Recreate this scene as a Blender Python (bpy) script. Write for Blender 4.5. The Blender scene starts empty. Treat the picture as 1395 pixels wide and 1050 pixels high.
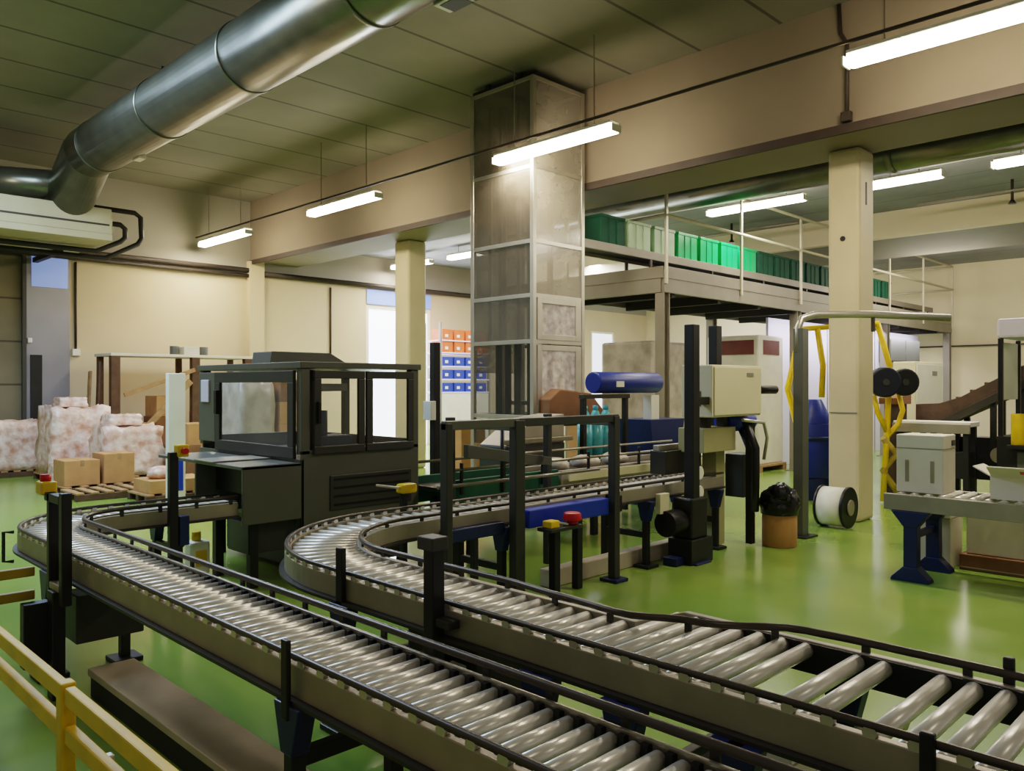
import bpy, bmesh, math, random
from mathutils import Vector, Matrix
RND = random.Random(11)
SC = bpy.context.scene
COL = SC.collection
PI = math.pi

# ------------------------------------------------------------------ materials
def lin(c):
    return tuple(((v/255)/12.92 if v/255 <= .04045 else ((v/255+.055)/1.055)**2.4) for v in c)

def mat(name, rgb, rough=.5, metal=0., var=.12, scale=6., alpha=1., emit=0., spec=.5, bump=0., rgb2=None, bscale=None, trans=0.):
    m = bpy.data.materials.new(name); m.use_nodes = True
    nt = m.node_tree; N = nt.nodes; L = nt.links
    b = N['Principled BSDF']
    c = lin(rgb)
    tc = N.new('ShaderNodeTexCoord')
    nz = N.new('ShaderNodeTexNoise'); nz.inputs['Scale'].default_value = scale; nz.inputs['Detail'].default_value = 5
    L.new(tc.outputs['Object'], nz.inputs['Vector'])
    rp = N.new('ShaderNodeValToRGB')
    c2 = lin(rgb2) if rgb2 else tuple(max(0, v*(1-var*2)) for v in c)
    rp.color_ramp.elements[0].position = .3; rp.color_ramp.elements[1].position = .7
    rp.color_ramp.elements[0].color = (*c2, 1); rp.color_ramp.elements[1].color = (*c, 1)
    L.new(nz.outputs['Fac'], rp.inputs['Fac'])
    L.new(rp.outputs['Color'], b.inputs['Base Color'])
    b.inputs['Roughness'].default_value = rough
    b.inputs['Metallic'].default_value = metal
    b.inputs['Alpha'].default_value = alpha
    b.inputs['Specular IOR Level'].default_value = spec
    if trans: b.inputs['Transmission Weight'].default_value = trans
    if emit:
        b.inputs['Emission Color'].default_value = (*c, 1); b.inputs['Emission Strength'].default_value = emit
    if bump:
        bp = N.new('ShaderNodeBump'); bp.inputs['Strength'].default_value = bump; bp.inputs['Distance'].default_value = .02
        n2 = N.new('ShaderNodeTexNoise'); n2.inputs['Scale'].default_value = bscale or scale*3
        L.new(tc.outputs['Object'], n2.inputs['Vector'])
        L.new(n2.outputs['Fac'], bp.inputs['Height']); L.new(bp.outputs['Normal'], b.inputs['Normal'])
    return m

def slab_mat(name, rgb, axis, pitch, gap=.02, dark=.45, rough=.8, var=.15, scale=1.2, offset=0., cross=None, ripple=False, metal=0.):
    """surface with joint lines every `pitch` metres along one object axis"""
    m = mat(name, rgb, rough, metal, var, scale)
    nt = m.node_tree; N = nt.nodes; L = nt.links; b = N['Principled BSDF']
    src = b.inputs['Base Color'].links[0].from_socket
    tc = next(n for n in N if n.type == 'TEX_COORD')
    sx = N.new('ShaderNodeSeparateXYZ'); L.new(tc.outputs['Object'], sx.inputs[0])
    def line(ax, pitch, gap, off):
        a = N.new('ShaderNodeMath'); a.operation = 'ADD'; a.inputs[1].default_value = off+1000*pitch
        L.new(sx.outputs[ax], a.inputs[0])
        mo = N.new('ShaderNodeMath'); mo.operation = 'MODULO'; mo.inputs[1].default_value = pitch
        L.new(a.outputs[0], mo.inputs[0])
        lt = N.new('ShaderNodeMath'); lt.operation = 'LESS_THAN'; lt.inputs[1].default_value = gap
        L.new(mo.outputs[0], lt.inputs[0])
        return lt
    f = line(axis, pitch, gap, offset)
    if cross:
        g = line(cross[0], cross[1], cross[2], 0)
        mx0 = N.new('ShaderNodeMath'); mx0.operation = 'MAXIMUM'
        L.new(f.outputs[0], mx0.inputs[0]); L.new(g.outputs[0], mx0.inputs[1]); f = mx0
    mx = N.new('ShaderNodeMix'); mx.data_type = 'RGBA'; mx.blend_type = 'MULTIPLY'
    L.new(f.outputs[0], mx.inputs['Factor']); L.new(src, mx.inputs['A'])
    mx.inputs['B'].default_value = (dark, dark, dark, 1)
    L.new(mx.outputs['Result'], b.inputs['Base Color'])
    return m

M = {}
M['floor'] = mat('green_epoxy', (140, 163, 74), .2, 0, .1, .5, rgb2=(108, 142, 64), spec=.55, bump=.03, bscale=2.5)
M['ceil'] = slab_mat('ceiling_slabs', (120, 116, 100), 1, 1.2, .05, .4, scale=.7, var=.12, offset=-.1)
M['ceil2'] = slab_mat('far_ceiling_slabs', (150, 150, 156), 0, 1.2, .03, .5, scale=.8)
M['beam'] = mat('beam_concrete', (134, 121, 103), .8, 0, .07, .8)
M['beam_low'] = mat('soffit_grey', (128, 122, 112), .8, 0, .07, .8)
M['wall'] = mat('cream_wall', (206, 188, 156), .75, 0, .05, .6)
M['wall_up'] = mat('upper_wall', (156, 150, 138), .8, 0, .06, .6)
M['wall_far'] = mat('far_wall', (228, 212, 182), .75, 0, .04, .6)
M['column'] = mat('column_paint', (208, 192, 156), .6, 0, .06, 1.5)
M['shutter'] = slab_mat('shutter_slats', (118, 110, 88), 2, .9, .04, .4, scale=1.)
M['steel_door'] = mat('blue_grey_steel_door', (148, 148, 156), .35, .3, .1, 1.)
M['dark_open'] = mat('dark_doorway', (40, 38, 34), .8)
M['day'] = mat('daylight_door', (232, 240, 255), .5, 0, .02, 1, emit=5.)
M['daydim'] = mat('frosted_door', (236, 240, 255), .5, 0, .02, 1, emit=1.6)
M['galv'] = mat('galvanised_duct', (128, 128, 112), .3, .85, .16, 3., bump=.06, bscale=1.3)
M['ahu'] = mat('cream_sheet', (184, 172, 136), .5, 0, .05, 2.)
M['black_pipe'] = mat('black_pipe', (34, 30, 26), .5)
M['conduit'] = mat('dark_conduit', (60, 50, 40), .6)
M['strip'] = mat('dark_strip', (58, 46, 36), .7)
M['lamp'] = mat('lamp_diffuser', (255, 238, 210), .4, 0, .0, 1, emit=55.)
M['lamp2'] = mat('cool_lamp_diffuser', (255, 240, 220), .4, 0, .0, 1, emit=26.)
M['lampbody'] = mat('lamp_housing', (225, 222, 212), .4)
M['roller'] = mat('zinc_roller', (232, 226, 214), .3, .3, .06, 9.)
M['frame'] = mat('conveyor_frame', (162, 154, 138), .45, .3, .1, 4.)
M['frame_dk'] = mat('dark_frame', (62, 60, 52), .45, .3, .1, 4.)
M['guide'] = mat('guide_rail', (72, 64, 54), .35, .3, .12, 8.)
M['guide_lt'] = mat('guide_rail_metal', (150, 142, 124), .3, .6, .12, 8.)
M['clip'] = mat('bright_clip', (215, 210, 198), .3, .6)
M['black'] = mat('black_paint', (34, 33, 31), .45, .1, .15, 5.)
M['blackp'] = mat('black_plastic', (18, 18, 18), .4)
M['charcoal'] = mat('charcoal_sheet', (98, 99, 90), .42, .15, .08, 2.)
M['charcoal2'] = mat('charcoal_dark', (62, 62, 58), .45, .1, .08, 2.)
M['navy'] = mat('navy_paint', (24, 40, 92), .4, 0, .12, 5.)
M['blue'] = mat('blue_paint', (28, 62, 176), .4, 0, .12, 5.)
M['navy_d'] = mat('blue_black', (20, 24, 44), .45)
M['navy2'] = mat('deep_blue_paint', (24, 46, 132), .4, 0, .12, 5.)
M['yellow'] = mat('safety_yellow', (240, 198, 8), .4, 0, .12, 5.)
M['olive'] = mat('worn_yellow', (170, 146, 40), .5, 0, .2, 6.)
M['red'] = mat('red_button', (206, 26, 34), .35)
M['white'] = mat('white_paint', (232, 228, 214), .5, 0, .04, 3.)
M['carton_w'] = mat('white_carton', (224, 216, 198), .7, 0, .05, 4.)
M['carton'] = mat('brown_carton', (190, 142, 90), .8, 0, .1, 5.)
M['carton_d'] = mat('dark_carton', (132, 92, 60), .8, 0, .12, 5.)
M['wood'] = mat('pallet_wood', (178, 140, 94), .8, 0, .2, 7.)
M['wood_d'] = mat('dark_wood', (96, 70, 48), .8, 0, .2, 7.)
M['wrap'] = mat('stretch_wrap', (244, 228, 214), .3, 0, .25, 6., bump=1., bscale=9., rgb2=(190, 134, 106))
M['wrap_g'] = mat('grey_stretch_wrap', (196, 186, 172), .35, 0, .2, 3.5, bump=.5, bscale=6., rgb2=(150, 138, 122))
M['green'] = mat('bright_green_crate', (24, 196, 112), .4, 0, .14, 3.)
M['green_d'] = mat('dark_green_crate', (18, 84, 62), .75, 0, .14, 3.)
M['green_p'] = mat('pale_green_crate', (176, 206, 164), .5, 0, .1, 3.)
M['poly'] = mat('clear_panel', (176, 166, 150), .15, 0, .1, 3., alpha=.52)
M['poly_d'] = mat('darker_panel', (128, 118, 104), .2, 0, .14, 3., alpha=.66)  # darker and more opaque than the side panels
M['bluegrey_glow'] = mat('glowing_blue_panel', (132, 158, 236), .3, 0, .05, 1, emit=.45)  # bluish glow; on the steel door it stands in for reflected daylight
M['poly2'] = mat('streaky_panel', (232, 226, 226), .15, 0, .2, 9., alpha=.6, rgb2=(160, 146, 140))
M['smoke'] = mat('smoked_panel', (70, 66, 60), .1, 0, .1, 3., alpha=.45)
M['glass'] = mat('machine_glass', (150, 152, 146), .03, 0, .05, 2., alpha=.16, spec=.8)
M['alu'] = mat('aluminium_profile', (190, 184, 170), .35, .7, .06, 4.)
M['steelgrey'] = mat('grey_structural_steel', (146, 138, 124), .5, .2, .07, 3.)
M['rail'] = mat('pale_handrail', (214, 204, 182), .4, .3, .06, 4.)
M['deck'] = mat('dark_deck', (52, 46, 40), .7)
M['beige'] = mat('beige_cabinet', (222, 212, 178), .5, 0, .04, 2.)
M['beige_d'] = mat('olive_beige_paint', (164, 158, 116), .5, 0, .06, 3.)
M['turq'] = mat('turquoise_plastic', (92, 190, 200), .25, 0, .2, 9., alpha=.85)
M['belt'] = mat('brown_belt', (88, 70, 56), .7, 0, .15, 8., bump=.4, bscale=20)
M['ledge'] = mat('grey_cover_plate', (206, 192, 174), .5, .2, .14, 2.5)
M['orange'] = mat('orange_crate', (226, 106, 56), .5)
M['bluecrate'] = mat('blue_crate', (46, 72, 168), .5)
M['pink'] = mat('pink_label', (226, 92, 104), .6)
M['bag'] = mat('black_bag', (14, 14, 14), .3, 0, .1, 9., bump=.8, bscale=14.)
M['lav'] = mat('lavender_panel', (214, 208, 226), .6, 0, .03, 1.)
M['maroon'] = mat('dark_red_print', (110, 52, 40), .6)

# ------------------------------------------------------------------ mesh helpers
class MB:
    def __init__(s): s.bm = bmesh.new()
    def box(s, x0, x1, y0, y1, z0, z1):
        v = [s.bm.verts.new(p) for p in ((x0,y0,z0),(x1,y0,z0),(x1,y1,z0),(x0,y1,z0),(x0,y0,z1),(x1,y0,z1),(x1,y1,z1),(x0,y1,z1))]
        for f in ((0,3,2,1),(4,5,6,7),(0,1,5,4),(1,2,6,5),(2,3,7,6),(3,0,4,7)): s.bm.faces.new([v[i] for i in f])
        return s
    def bar(s, p0, p1, w, h):
        """rectangular bar from p0 to p1, w across, h tall"""
        p0, p1 = Vector(p0), Vector(p1); d = (p1-p0).normalized()
        up = Vector((0,0,1)) if abs(d.z) < .95 else Vector((1,0,0))
        a = d.cross(up).normalized(); b = a.cross(d).normalized()
        vs = []
        for p in (p0, p1):
            vs.append([s.bm.verts.new(p+a*x*w/2+b*y*h/2) for x, y in ((-1,-1),(1,-1),(1,1),(-1,1))])
        for i in range(4): s.bm.faces.new((vs[0][i], vs[0][(i+1)%4], vs[1][(i+1)%4], vs[1][i]))
        s.bm.faces.new(vs[0][::-1]); s.bm.faces.new(vs[1])
        return s
    def cyl(s, p0, p1, r, n=14, r1=None, cap=True):
        p0, p1 = Vector(p0), Vector(p1); d = (p1-p0).normalized()
        up = Vector((0,0,1)) if abs(d.z) < .95 else Vector((1,0,0))
        a = d.cross(up).normalized(); b = a.cross(d).normalized(); r1 = r if r1 is None else r1
        A = [s.bm.verts.new(p0+(a*math.cos(2*PI*i/n)+b*math.sin(2*PI*i/n))*r) for i in range(n)]
        B = [s.bm.verts.new(p1+(a*math.cos(2*PI*i/n)+b*math.sin(2*PI*i/n))*r1) for i in range(n)]
        for i in range(n):
            f = s.bm.faces.new((A[i], A[(i+1)%n], B[(i+1)%n], B[i])); f.smooth = True
        if cap: s.bm.faces.new(A[::-1]); s.bm.faces.new(B)
        return s
    def tube(s, pts, r, n=10, closed=False):
        pts = [Vector(p) for p in pts]; rings = []; k = len(pts); prev = None
        for i, p in enumerate(pts):
            if closed: d = pts[(i+1)%k]-pts[i-1]
            else: d = pts[min(i+1,k-1)]-pts[max(i-1,0)]
            d.normalize()
            if prev is None:
                up = Vector((0,0,1)) if abs(d.z) < .95 else Vector((1,0,0))
                a = d.cross(up).normalized()
            else:
                a = (prev-d*prev.dot(d)).normalized()
            prev = a; b = a.cross(d).normalized()
            rings.append([s.bm.verts.new(p+(a*math.cos(2*PI*j/n)+b*math.sin(2*PI*j/n))*r) for j in range(n)])
        for i in range(k if closed else k-1):
            A, B = rings[i], rings[(i+1)%k]
            for j in range(n):
                f = s.bm.faces.new((A[j], A[(j+1)%n], B[(j+1)%n], B[j])); f.smooth = True
        if not closed: s.bm.faces.new(rings[0][::-1]); s.bm.faces.new(rings[-1])
        return s
    def sweep(s, pts, offs, w, z0, z1):
        """rectangular section swept along a plan path at a sideways offset"""
        rings = []
        for (x, y, nx, ny), o in zip(pts, offs):
            r = []
            for q, z in ((-w/2, z0), (w/2, z0), (w/2, z1), (-w/2, z1)):
                r.append(s.bm.verts.new((x+nx*(o+q), y+ny*(o+q), z)))
            rings.append(r)
        for A, B in zip(rings, rings[1:]):
            for j in range(4): s.bm.faces.new((A[j], A[(j+1)%4], B[(j+1)%4], B[j]))
        s.bm.faces.new(rings[0][::-1]); s.bm.faces.new(rings[-1])
        return s
    def prism(s, poly, axis, a0, a1):
        """polygon extruded along axis 0/1/2; poly gives the other two coordinates in order"""
        def pt(u, v, a):
            return {0: (a,u,v), 1: (u,a,v), 2: (u,v,a)}[axis]
        A = [s.bm.verts.new(pt(u,v,a0)) for u,v in poly]; B = [s.bm.verts.new(pt(u,v,a1)) for u,v in poly]
        n = len(poly)
        for i in range(n): s.bm.faces.new((A[i], A[(i+1)%n], B[(i+1)%n], B[i]))
        s.bm.faces.new(A[::-1]); s.bm.faces.new(B)
        return s
    def blob(s, c, rx, ry, rz, jit=.0, sub=3, seed=1):
        r = bmesh.ops.create_icosphere(s.bm, subdivisions=sub, radius=1)
        rd = random.Random(seed)
        for v in r['verts']:
            k = 1+rd.uniform(-jit, jit)
            v.co = Vector((c[0]+v.co.x*rx*k, c[1]+v.co.y*ry*k, c[2]+v.co.z*rz*k))
        for f in s.bm.faces: f.smooth = True
        return s

def rootloc(o):
    l = Vector((0,0,0))
    while o: l += o.location; o = o.parent
    return l

def P(name, mb, m, parent=None, bev=.006, label=None, loc=None):
    me = bpy.data.meshes.new(name)
    bmesh.ops.recalc_face_normals(mb.bm, faces=mb.bm.faces)
    org = rootloc(parent) if parent else Vector(loc or (0,0,0))
    bmesh.ops.translate(mb.bm, verts=mb.bm.verts, vec=-org)
    mb.bm.to_mesh(me); mb.bm.free()
    me.materials.append(M[m] if isinstance(m, str) else m)
    o = bpy.data.objects.new(name, me); COL.objects.link(o)
    if parent: o.parent = parent
    else: o.location = org
    if bev:
        b = o.modifiers.new('Bevel', 'BEVEL'); b.width = bev; b.segments = 2; b.limit_method = 'ANGLE'; b.angle_limit = math.radians(50)
    if label: o['label'] = label
    return o

def tag(o, label, cat, group=None):
    o['label'] = label; o['category'] = cat
    if group: o['group'] = group
    return o

def T(name, label, cat, loc, group=None):
    o = bpy.data.objects.new(name, None); COL.objects.link(o); o.location = loc; o.empty_display_size = .1
    return tag(o, label, cat, group)

def dup(root, delta, label=None, group=None):
    r = root.copy(); COL.objects.link(r); r.location = root.location+Vector(delta)
    if label: r['label'] = label
    if group: r['group'] = group
    for ch in list(root.children):
        c = ch.copy(); COL.objects.link(c); c.parent = r
        for g in list(ch.children):
            d = g.copy(); COL.objects.link(d); d.parent = c
    return r

def S(name, mb, m, parent=None, bev=0):
    o = P(name, mb, m, parent, bev)
    if not parent: o['kind'] = 'structure'
    return o
def one(name, mb, m, label, cat, loc, group=None, bev=.006):
    return tag(P(name, mb, m, None, bev, None, loc), label, cat, group)

# ------------------------------------------------------------------ setting
ZC, WY, WX = 6.48, 19.3, 27.0
S('floor', MB().box(-4, WX, -6, WY, -.1, 0), 'floor')
S('ceiling', MB().box(-4, 9.9, -6, WY, ZC, ZC+.2), 'ceil')
S('trim_1', MB().box(9.85, 11.2, -6, WY, 4.95, ZC+.2), 'beam')            # main beam
S('trim_2', MB().box(9.80, 9.85, -6, WY, 4.87, 4.98), 'strip')             # dark strip along its lower edge
S('ceiling', MB().box(11.2, WX, -6, WY, 5.5, 5.7), 'ceil2')
S('trim_3', MB().box(17.8, 18.0, -6, WY, 4.95, 5.5), 'wall_far')            # second beam face
S('trim_4', MB().box(18.0, 21.0, -6, WY, 4.98, 5.5), 'beam_low')
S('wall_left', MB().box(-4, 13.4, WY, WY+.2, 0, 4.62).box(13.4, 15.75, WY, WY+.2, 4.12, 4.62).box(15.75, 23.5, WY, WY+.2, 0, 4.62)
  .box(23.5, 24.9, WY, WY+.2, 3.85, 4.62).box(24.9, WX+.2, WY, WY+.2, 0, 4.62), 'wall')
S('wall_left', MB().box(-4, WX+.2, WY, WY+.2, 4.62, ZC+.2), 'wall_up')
S('wall_right', MB().box(WX, WX+.2, -6, WY, 0, 5.7), 'wall_far')
S('trim_5', MB().box(9.75, 10.15, WY-.18, WY, 0, 4.95), 'wall')              # pilaster under the beam
S('trim_6', MB().box(26.9, WX, -6, 9.9, 2.98, 3.02), 'conduit')
d1 = S('door_1', MB().box(13.4, 13.5, WY+.02, WY+.14, 0, 4.12).box(15.65, 15.75, WY+.02, WY+.14, 0, 4.12).box(13.5, 15.65, WY+.02, WY+.14, 4.0, 4.12), 'white')
P('door_panel', MB().box(13.5, 15.65, WY+.06, WY+.1, 0, 4.0), 'day', d1, 0)
P('transom_panel', MB().box(13.4, 15.75, WY-.03, WY-.005, 4.14, 4.56), 'bluegrey_glow', d1, 0)
d2 = S('door_2', MB().box(23.5, 23.58, WY+.02, WY+.14, 0, 3.85).box(24.82, 24.9, WY+.02, WY+.14, 0, 3.85).box(23.58, 24.82, WY+.02, WY+.14, 3.77, 3.85), 'white')
P('door_panel', MB().box(23.58, 24.82, WY+.06, WY+.1, 0, 3.77), 'daydim', d2, 0)
P('handle', MB().bar((24.25, WY+.04, 1.2), (24.25, WY+.04, 2.9), .04, .04), 'steelgrey', d2, 0)
d3 = S('door_3', MB().box(4.78, 5.62, WY-.06, WY-.005, 0, 4.6), 'steel_door')
P('doorway_panel', MB().box(4.86, 5.08, WY-.09, WY-.06, 0, 2.45), 'dark_open', d3, .004)
P('reflection_panel', MB().box(4.88, 5.58, WY-.07, WY-.06, 3.9, 4.55), 'bluegrey_glow', d3, .004)  # glowing panel imitating daylight reflected on the steel door
P('lock_box', MB().box(4.80, 4.88, WY-.14, WY-.06, 2.7, 2.8), 'white', d3, .01)
d4 = S('door_4', MB().box(2.6, 4.74, WY-.05, WY-.005, 0, 4.6), 'shutter')
P('guide_track', MB().box(4.70, 4.78, WY-.12, WY-.05, 0, 4.6), 'charcoal2', d4, .004)
def column(name, x, y, sx, sy, z1):
    mb = MB()
    mb.box(x, x+sx, y, y+sy, 0, z1)
    o = P(name, mb, 'column', None, .05); o['kind'] = 'structure'; return o
c1 = column('trim_7', 10.7, 4.26, .5, .43, 4.95)
P('base_seam', MB().box(10.692, 10.7, 4.29, 4.66, 1.43, 1.445), 'beam_low', c1, 0)
P('anchor_hole', MB().cyl((10.69, 4.48, 3.75), (10.7, 4.48, 3.75), .035), 'black', c1, 0)
P('anchor_slot', MB().box(10.9, 10.93, 4.252, 4.26, 4.2, 4.5), 'conduit', c1, 0)
column('trim_8', 10.7, 13.85, .5, .5, 4.95)

# ------------------------------------------------------------------ ventilation
r = .43; X = 4.75; Z = 5.85
t = T('ventilation_duct', 'large round galvanised steel air duct running along the ceiling', 'duct', (X, 8, Z))
P('straight_duct', MB().cyl((X, -3, Z), (X, 15.1, Z), r, 40), 'galv', t, 0)
for y in (1.5, 4.1, 6.7, 9.3, 11.9, 14.5):
    P('joint_band', MB().cyl((X, y, Z), (X, y+.06, Z), r+.012, 40), 'galv', t, 0)
def mitre(pts, rad, n=36):
    mb = MB(); mb.tube(pts, rad, n); return mb
P('elbow', mitre([(X, 15.0, Z), (X, 15.25, Z), (X-.02, 16.62, Z-.85)], r*.97), 'galv', t, 0)
P('elbow_branch', MB().tube([(X-.1, 16.1, Z-.42), (X-.6, 16.35, Z-.42), (X-1.25, 16.45, Z-.46)], .26, 28), 'galv', t, 0)
g = P('grille_frame', MB().box(X+r*.42, X+r*.92, 5.3, 6.0, Z-.42, Z-.20), 'alu', t, .01)
P('grille_slats', MB().box(X+r*.5, X+r*.93, 5.36, 5.63, Z-.425, Z-.24).box(X+r*.5, X+r*.93, 5.67, 5.94, Z-.425, Z-.24), 'black', g, 0)
P('test_port', MB().box(X+.1, X+.22, 13.2, 13.45, Z-.45, Z-.38), 'clip', t, .01)
for y in (2, 7, 12):
    P('hanger', MB().bar((X, y, Z+r-.02), (X, y, ZC), .03, .03), 'conduit', t, 0)
t = T('air_handling_unit', 'boxy cream air handling unit high on the wall under the round duct', 'air handling unit', (4.5, 17, 4.87))
P('casing', MB().box(1.5, 5.4, 16.0, 17.9, 4.62, 5.10), 'ahu', t, .02)
P('rear_casing', MB().box(4.7, 5.4, 17.0, 17.9, 5.10, 5.42), 'ahu', t, .02)
P('base_rail', MB().box(1.5, 5.4, 15.97, 17.93, 4.50, 4.62), 'ahu', t, .01)
P('seam_strip', MB().box(1.5, 5.35, 15.985, 16.0, 4.78, 4.81), 'conduit', t, 0)
P('end_panel', MB().box(5.4, 5.43, 16.06, 17.84, 4.66, 5.06), 'ahu', t, .01)
for x in (4.9, 2.3): P('wall_bracket', MB().box(x, x+.1, 17.5, WY, 4.40, 4.50), 'conduit', t, 0)
one('coolant_pipe_loop', MB().tube([(5.43, 17.3, 5.36), (6.28, 17.3, 5.36), (6.40, 17.3, 5.28), (6.42, 17.3, 4.85), (6.34, 17.3, 4.72), (5.7, 17.3, 4.36), (1.5, 17.3, 4.36)], .05, 10),
    'black_pipe', 'outer black insulated pipe looping from the air unit end', 'pipe', (6.2, 17.3, 5), bev=0)
one('coolant_pipe_loop', MB().tube([(5.43, 16.9, 5.0), (5.86, 16.9, 5.0), (5.95, 16.9, 4.93), (5.95, 16.9, 4.75), (5.86, 16.9, 4.66), (5.4, 16.9, 4.42), (1.5, 16.9, 4.42)], .05, 10),
    'black_pipe', 'inner smaller black insulated pipe loop beside the air unit', 'pipe', (5.8, 16.9, 5), bev=0)
t = T('wall_conduit', 'dark pipe run crossing the cream wall below the beam', 'pipe', (9, WY-.1, 4.7))
P('upper_pipe', MB().cyl((2, WY-.1, 4.72), (9.75, WY-.1, 4.72), .06), 'conduit', t, 0)
P('lower_pipe', MB().cyl((2, WY-.1, 4.58), (9.75, WY-.1, 4.58), .045), 'conduit', t, 0)
P('far_pipe', MB().cyl((10.15, WY-.1, 4.66), (22, WY-.1, 4.66), .07), 'conduit', t, 0)
for x, lab in ((5.75, 'thin vertical conduit by the blue grey steel door'), (12.2, 'thin vertical conduit left of the bright doorway')):
    q = T('drop_conduit', lab, 'conduit', (x, WY-.03, 2.6))
    P('tube', MB().cyl((x, WY-.03, 2.6), (x, WY-.03, 4.5), .025), 'conduit', q, 0)
    P('socket_box', MB().box(x-.08, x+.08, WY-.09, WY, 2.45, 2.6), 'white', q, .01)

# ------------------------------------------------------------------ lamps
def fixture(x, y0, y1, z, m, ztop, label, group):
    t = T('ceiling_lamp', label, 'lamp', (x, (y0+y1)/2, z), group)
    P('housing', MB().box(x-.10, x+.10, y0+.05, y1-.05, z+.06, z+.10), 'lampbody', t, .01)
    P('diffuser', MB().box(x-.095, x+.095, y0+.04, y1-.04, z-.05, z+.06), m, t, .03)
    for y in (y0, y1-.04):
        P('end_cap', MB().box(x-.09, x+.09, y+.015, y+.04, z-.045, z+.055), 'lampbody', t, .006)
    for y in (y0+.4, y1-.4):
        P('hanger', MB().bar((x, y, z+.10), (x, y, ztop), .012, .012), 'steelgrey', t, 0)
    return t
LX = 8.40
L1 = [(1.0, 3.5, 'long bright lamp nearest the camera beside the beam'), (6.45, 8.75, 'bright lamp hanging in front of the clear lift tower'),
      (11.7, 14.0, 'bright lamp between the lift tower and the far wall'), (16.5, 18.9, 'farthest bright lamp of the near row close to the wall')]
for y0, y1, lb in L1: fixture(LX, y0, y1, 5.15, 'lamp', ZC, lb, 'lamps of the near row')
one('lamp_trunking', MB().bar((LX, -3, 5.37), (LX, 19.2, 5.37), .03, .03), 'conduit', 'thin dark cable trunking linking the near row of lamps', 'cable trunking', (LX, 8, 5.37), bev=0)
L2 = [(2.2, 3.6, 'cool lamp at the right edge beyond the big column'), (4.25, 5.5, 'thin lamp just right of the big column over the mezzanine'), (6.55, 8.6, 'lamp over the green crates left of the big column'),
      (15.0, 16.5, 'small distant lamp right of the slim column'), (17.2, 19.0, 'small distant lamp left of the slim column')]
for y0, y1, lb in L2: fixture(14.1, y0, y1, 5.2, 'lamp2', 5.5, lb, 'lamps of the far row')
t = T('beam_cable', 'vertical dark cable running down the beam face above the big column', 'cable', (9.83, 4.06, 5.6))
P('cable', MB().tube([(9.82, 4.16, 6.46), (9.82, 4.14, 6.1), (9.82, 4.06, 5.95), (9.82, 4.06, 5.0)], .025), 'conduit', t, 0)
P('junction_box', MB().box(9.76, 9.85, 4.0, 4.12, 5.0, 5.12), 'conduit', t, .01)
for i, (y, lb) in enumerate(((1.2, 'right'), (5.2, 'middle'))):
    pass
t = T('ventilation_duct', 'dark grey duct hanging under the far bay ceiling', 'duct', (12.6, 4, 5.2))
P('straight_duct', MB().cyl((12.4, -4, 5.2), (12.4, 11.0, 5.2), .26, 28), 'galv', t, 0)
P('joint_band', MB().cyl((12.4, 4.4, 5.2), (12.4, 4.5, 5.2), .275, 28), 'galv', t, 0)
for i, (x, y, lb) in enumerate(((16.6, 3.9, 'sprinkler pipe nearest the right edge under the far ceiling'), (16.6, 9.5, 'sprinkler pipe over the green crates under the far ceiling'))):
    q = T('sprinkler_drop', lb, 'sprinkler', (x, y, 5.5))
    P('branch_pipe', MB().cyl((x, y-1.6, 5.3), (x, y+1.6, 5.3), .03), 'steelgrey', q, 0)
    P('drop', MB().cyl((x, y, 5.12), (x, y, 5.5), .025), 'conduit', q, 0)
    P('head', MB().cyl((x, y, 5.06), (x, y, 5.13), .07, 12, .03), 'black', q, 0)

# ------------------------------------------------------------------ conveyors
def path_pts(raw):
    out = []
    n = len(raw)
    for i, (x, y) in enumerate(raw):
        a = raw[max(i-1, 0)]; b = raw[min(i+1, n-1)]
        dx, dy = b[0]-a[0], b[1]-a[1]; l = math.hypot(dx, dy)
        out.append((x, y, dy/l, -dx/l))       # normal to the right of travel
    return out
def arc(cx, cy, r, a0, a1, n):
    return [(cx+r*math.cos(math.radians(a0+(a1-a0)*i/n)), cy+r*math.sin(math.radians(a0+(a1-a0)*i/n))) for i in range(n+1)]
def along(raw, step, start=0):
    """points every `step` metres, with tangent angle"""
    out = []; s = start; acc = 0
    for (x0, y0), (x1, y1) in zip(raw, raw[1:]):
        l = math.hypot(x1-x0, y1-y0)
        while s <= acc+l:
            f = (s-acc)/l; out.append((x0+(x1-x0)*f, y0+(y1-y0)*f, math.atan2(y1-y0, x1-x0))); s += step
        acc += l
    return out
ROLL = {}
def roller_mesh(length, r, m='roller'):
    k = (round(length, 3), r, m)
    if k not in ROLL:
        mb = MB(); mb.cyl((0, -length/2, 0), (0, length/2, 0), r, 16)
        mb.cyl((0, -length/2-.018, 0), (0, length/2+.018, 0), r*.3, 8)
        bmesh.ops.recalc_face_normals(mb.bm, faces=mb.bm.faces)
        me = bpy.data.meshes.new('roller'); mb.bm.to_mesh(me); mb.bm.free(); me.materials.append(M[m]); ROLL[k] = me
    return ROLL[k]
def rollers(t, spots, r, z, lens, shift, m='roller'):
    org = rootloc(t)
    for (x, y, a), ln, sh in zip(spots, lens, shift):
        o = bpy.data.objects.new('roller', roller_mesh(ln, r, m)); COL.objects.link(o); o.parent = t
        n = Vector((math.sin(a), -math.cos(a), 0))
        o.location = Vector((x, y, z))+n*sh-org; o.rotation_euler = (0, 0, a)
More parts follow.
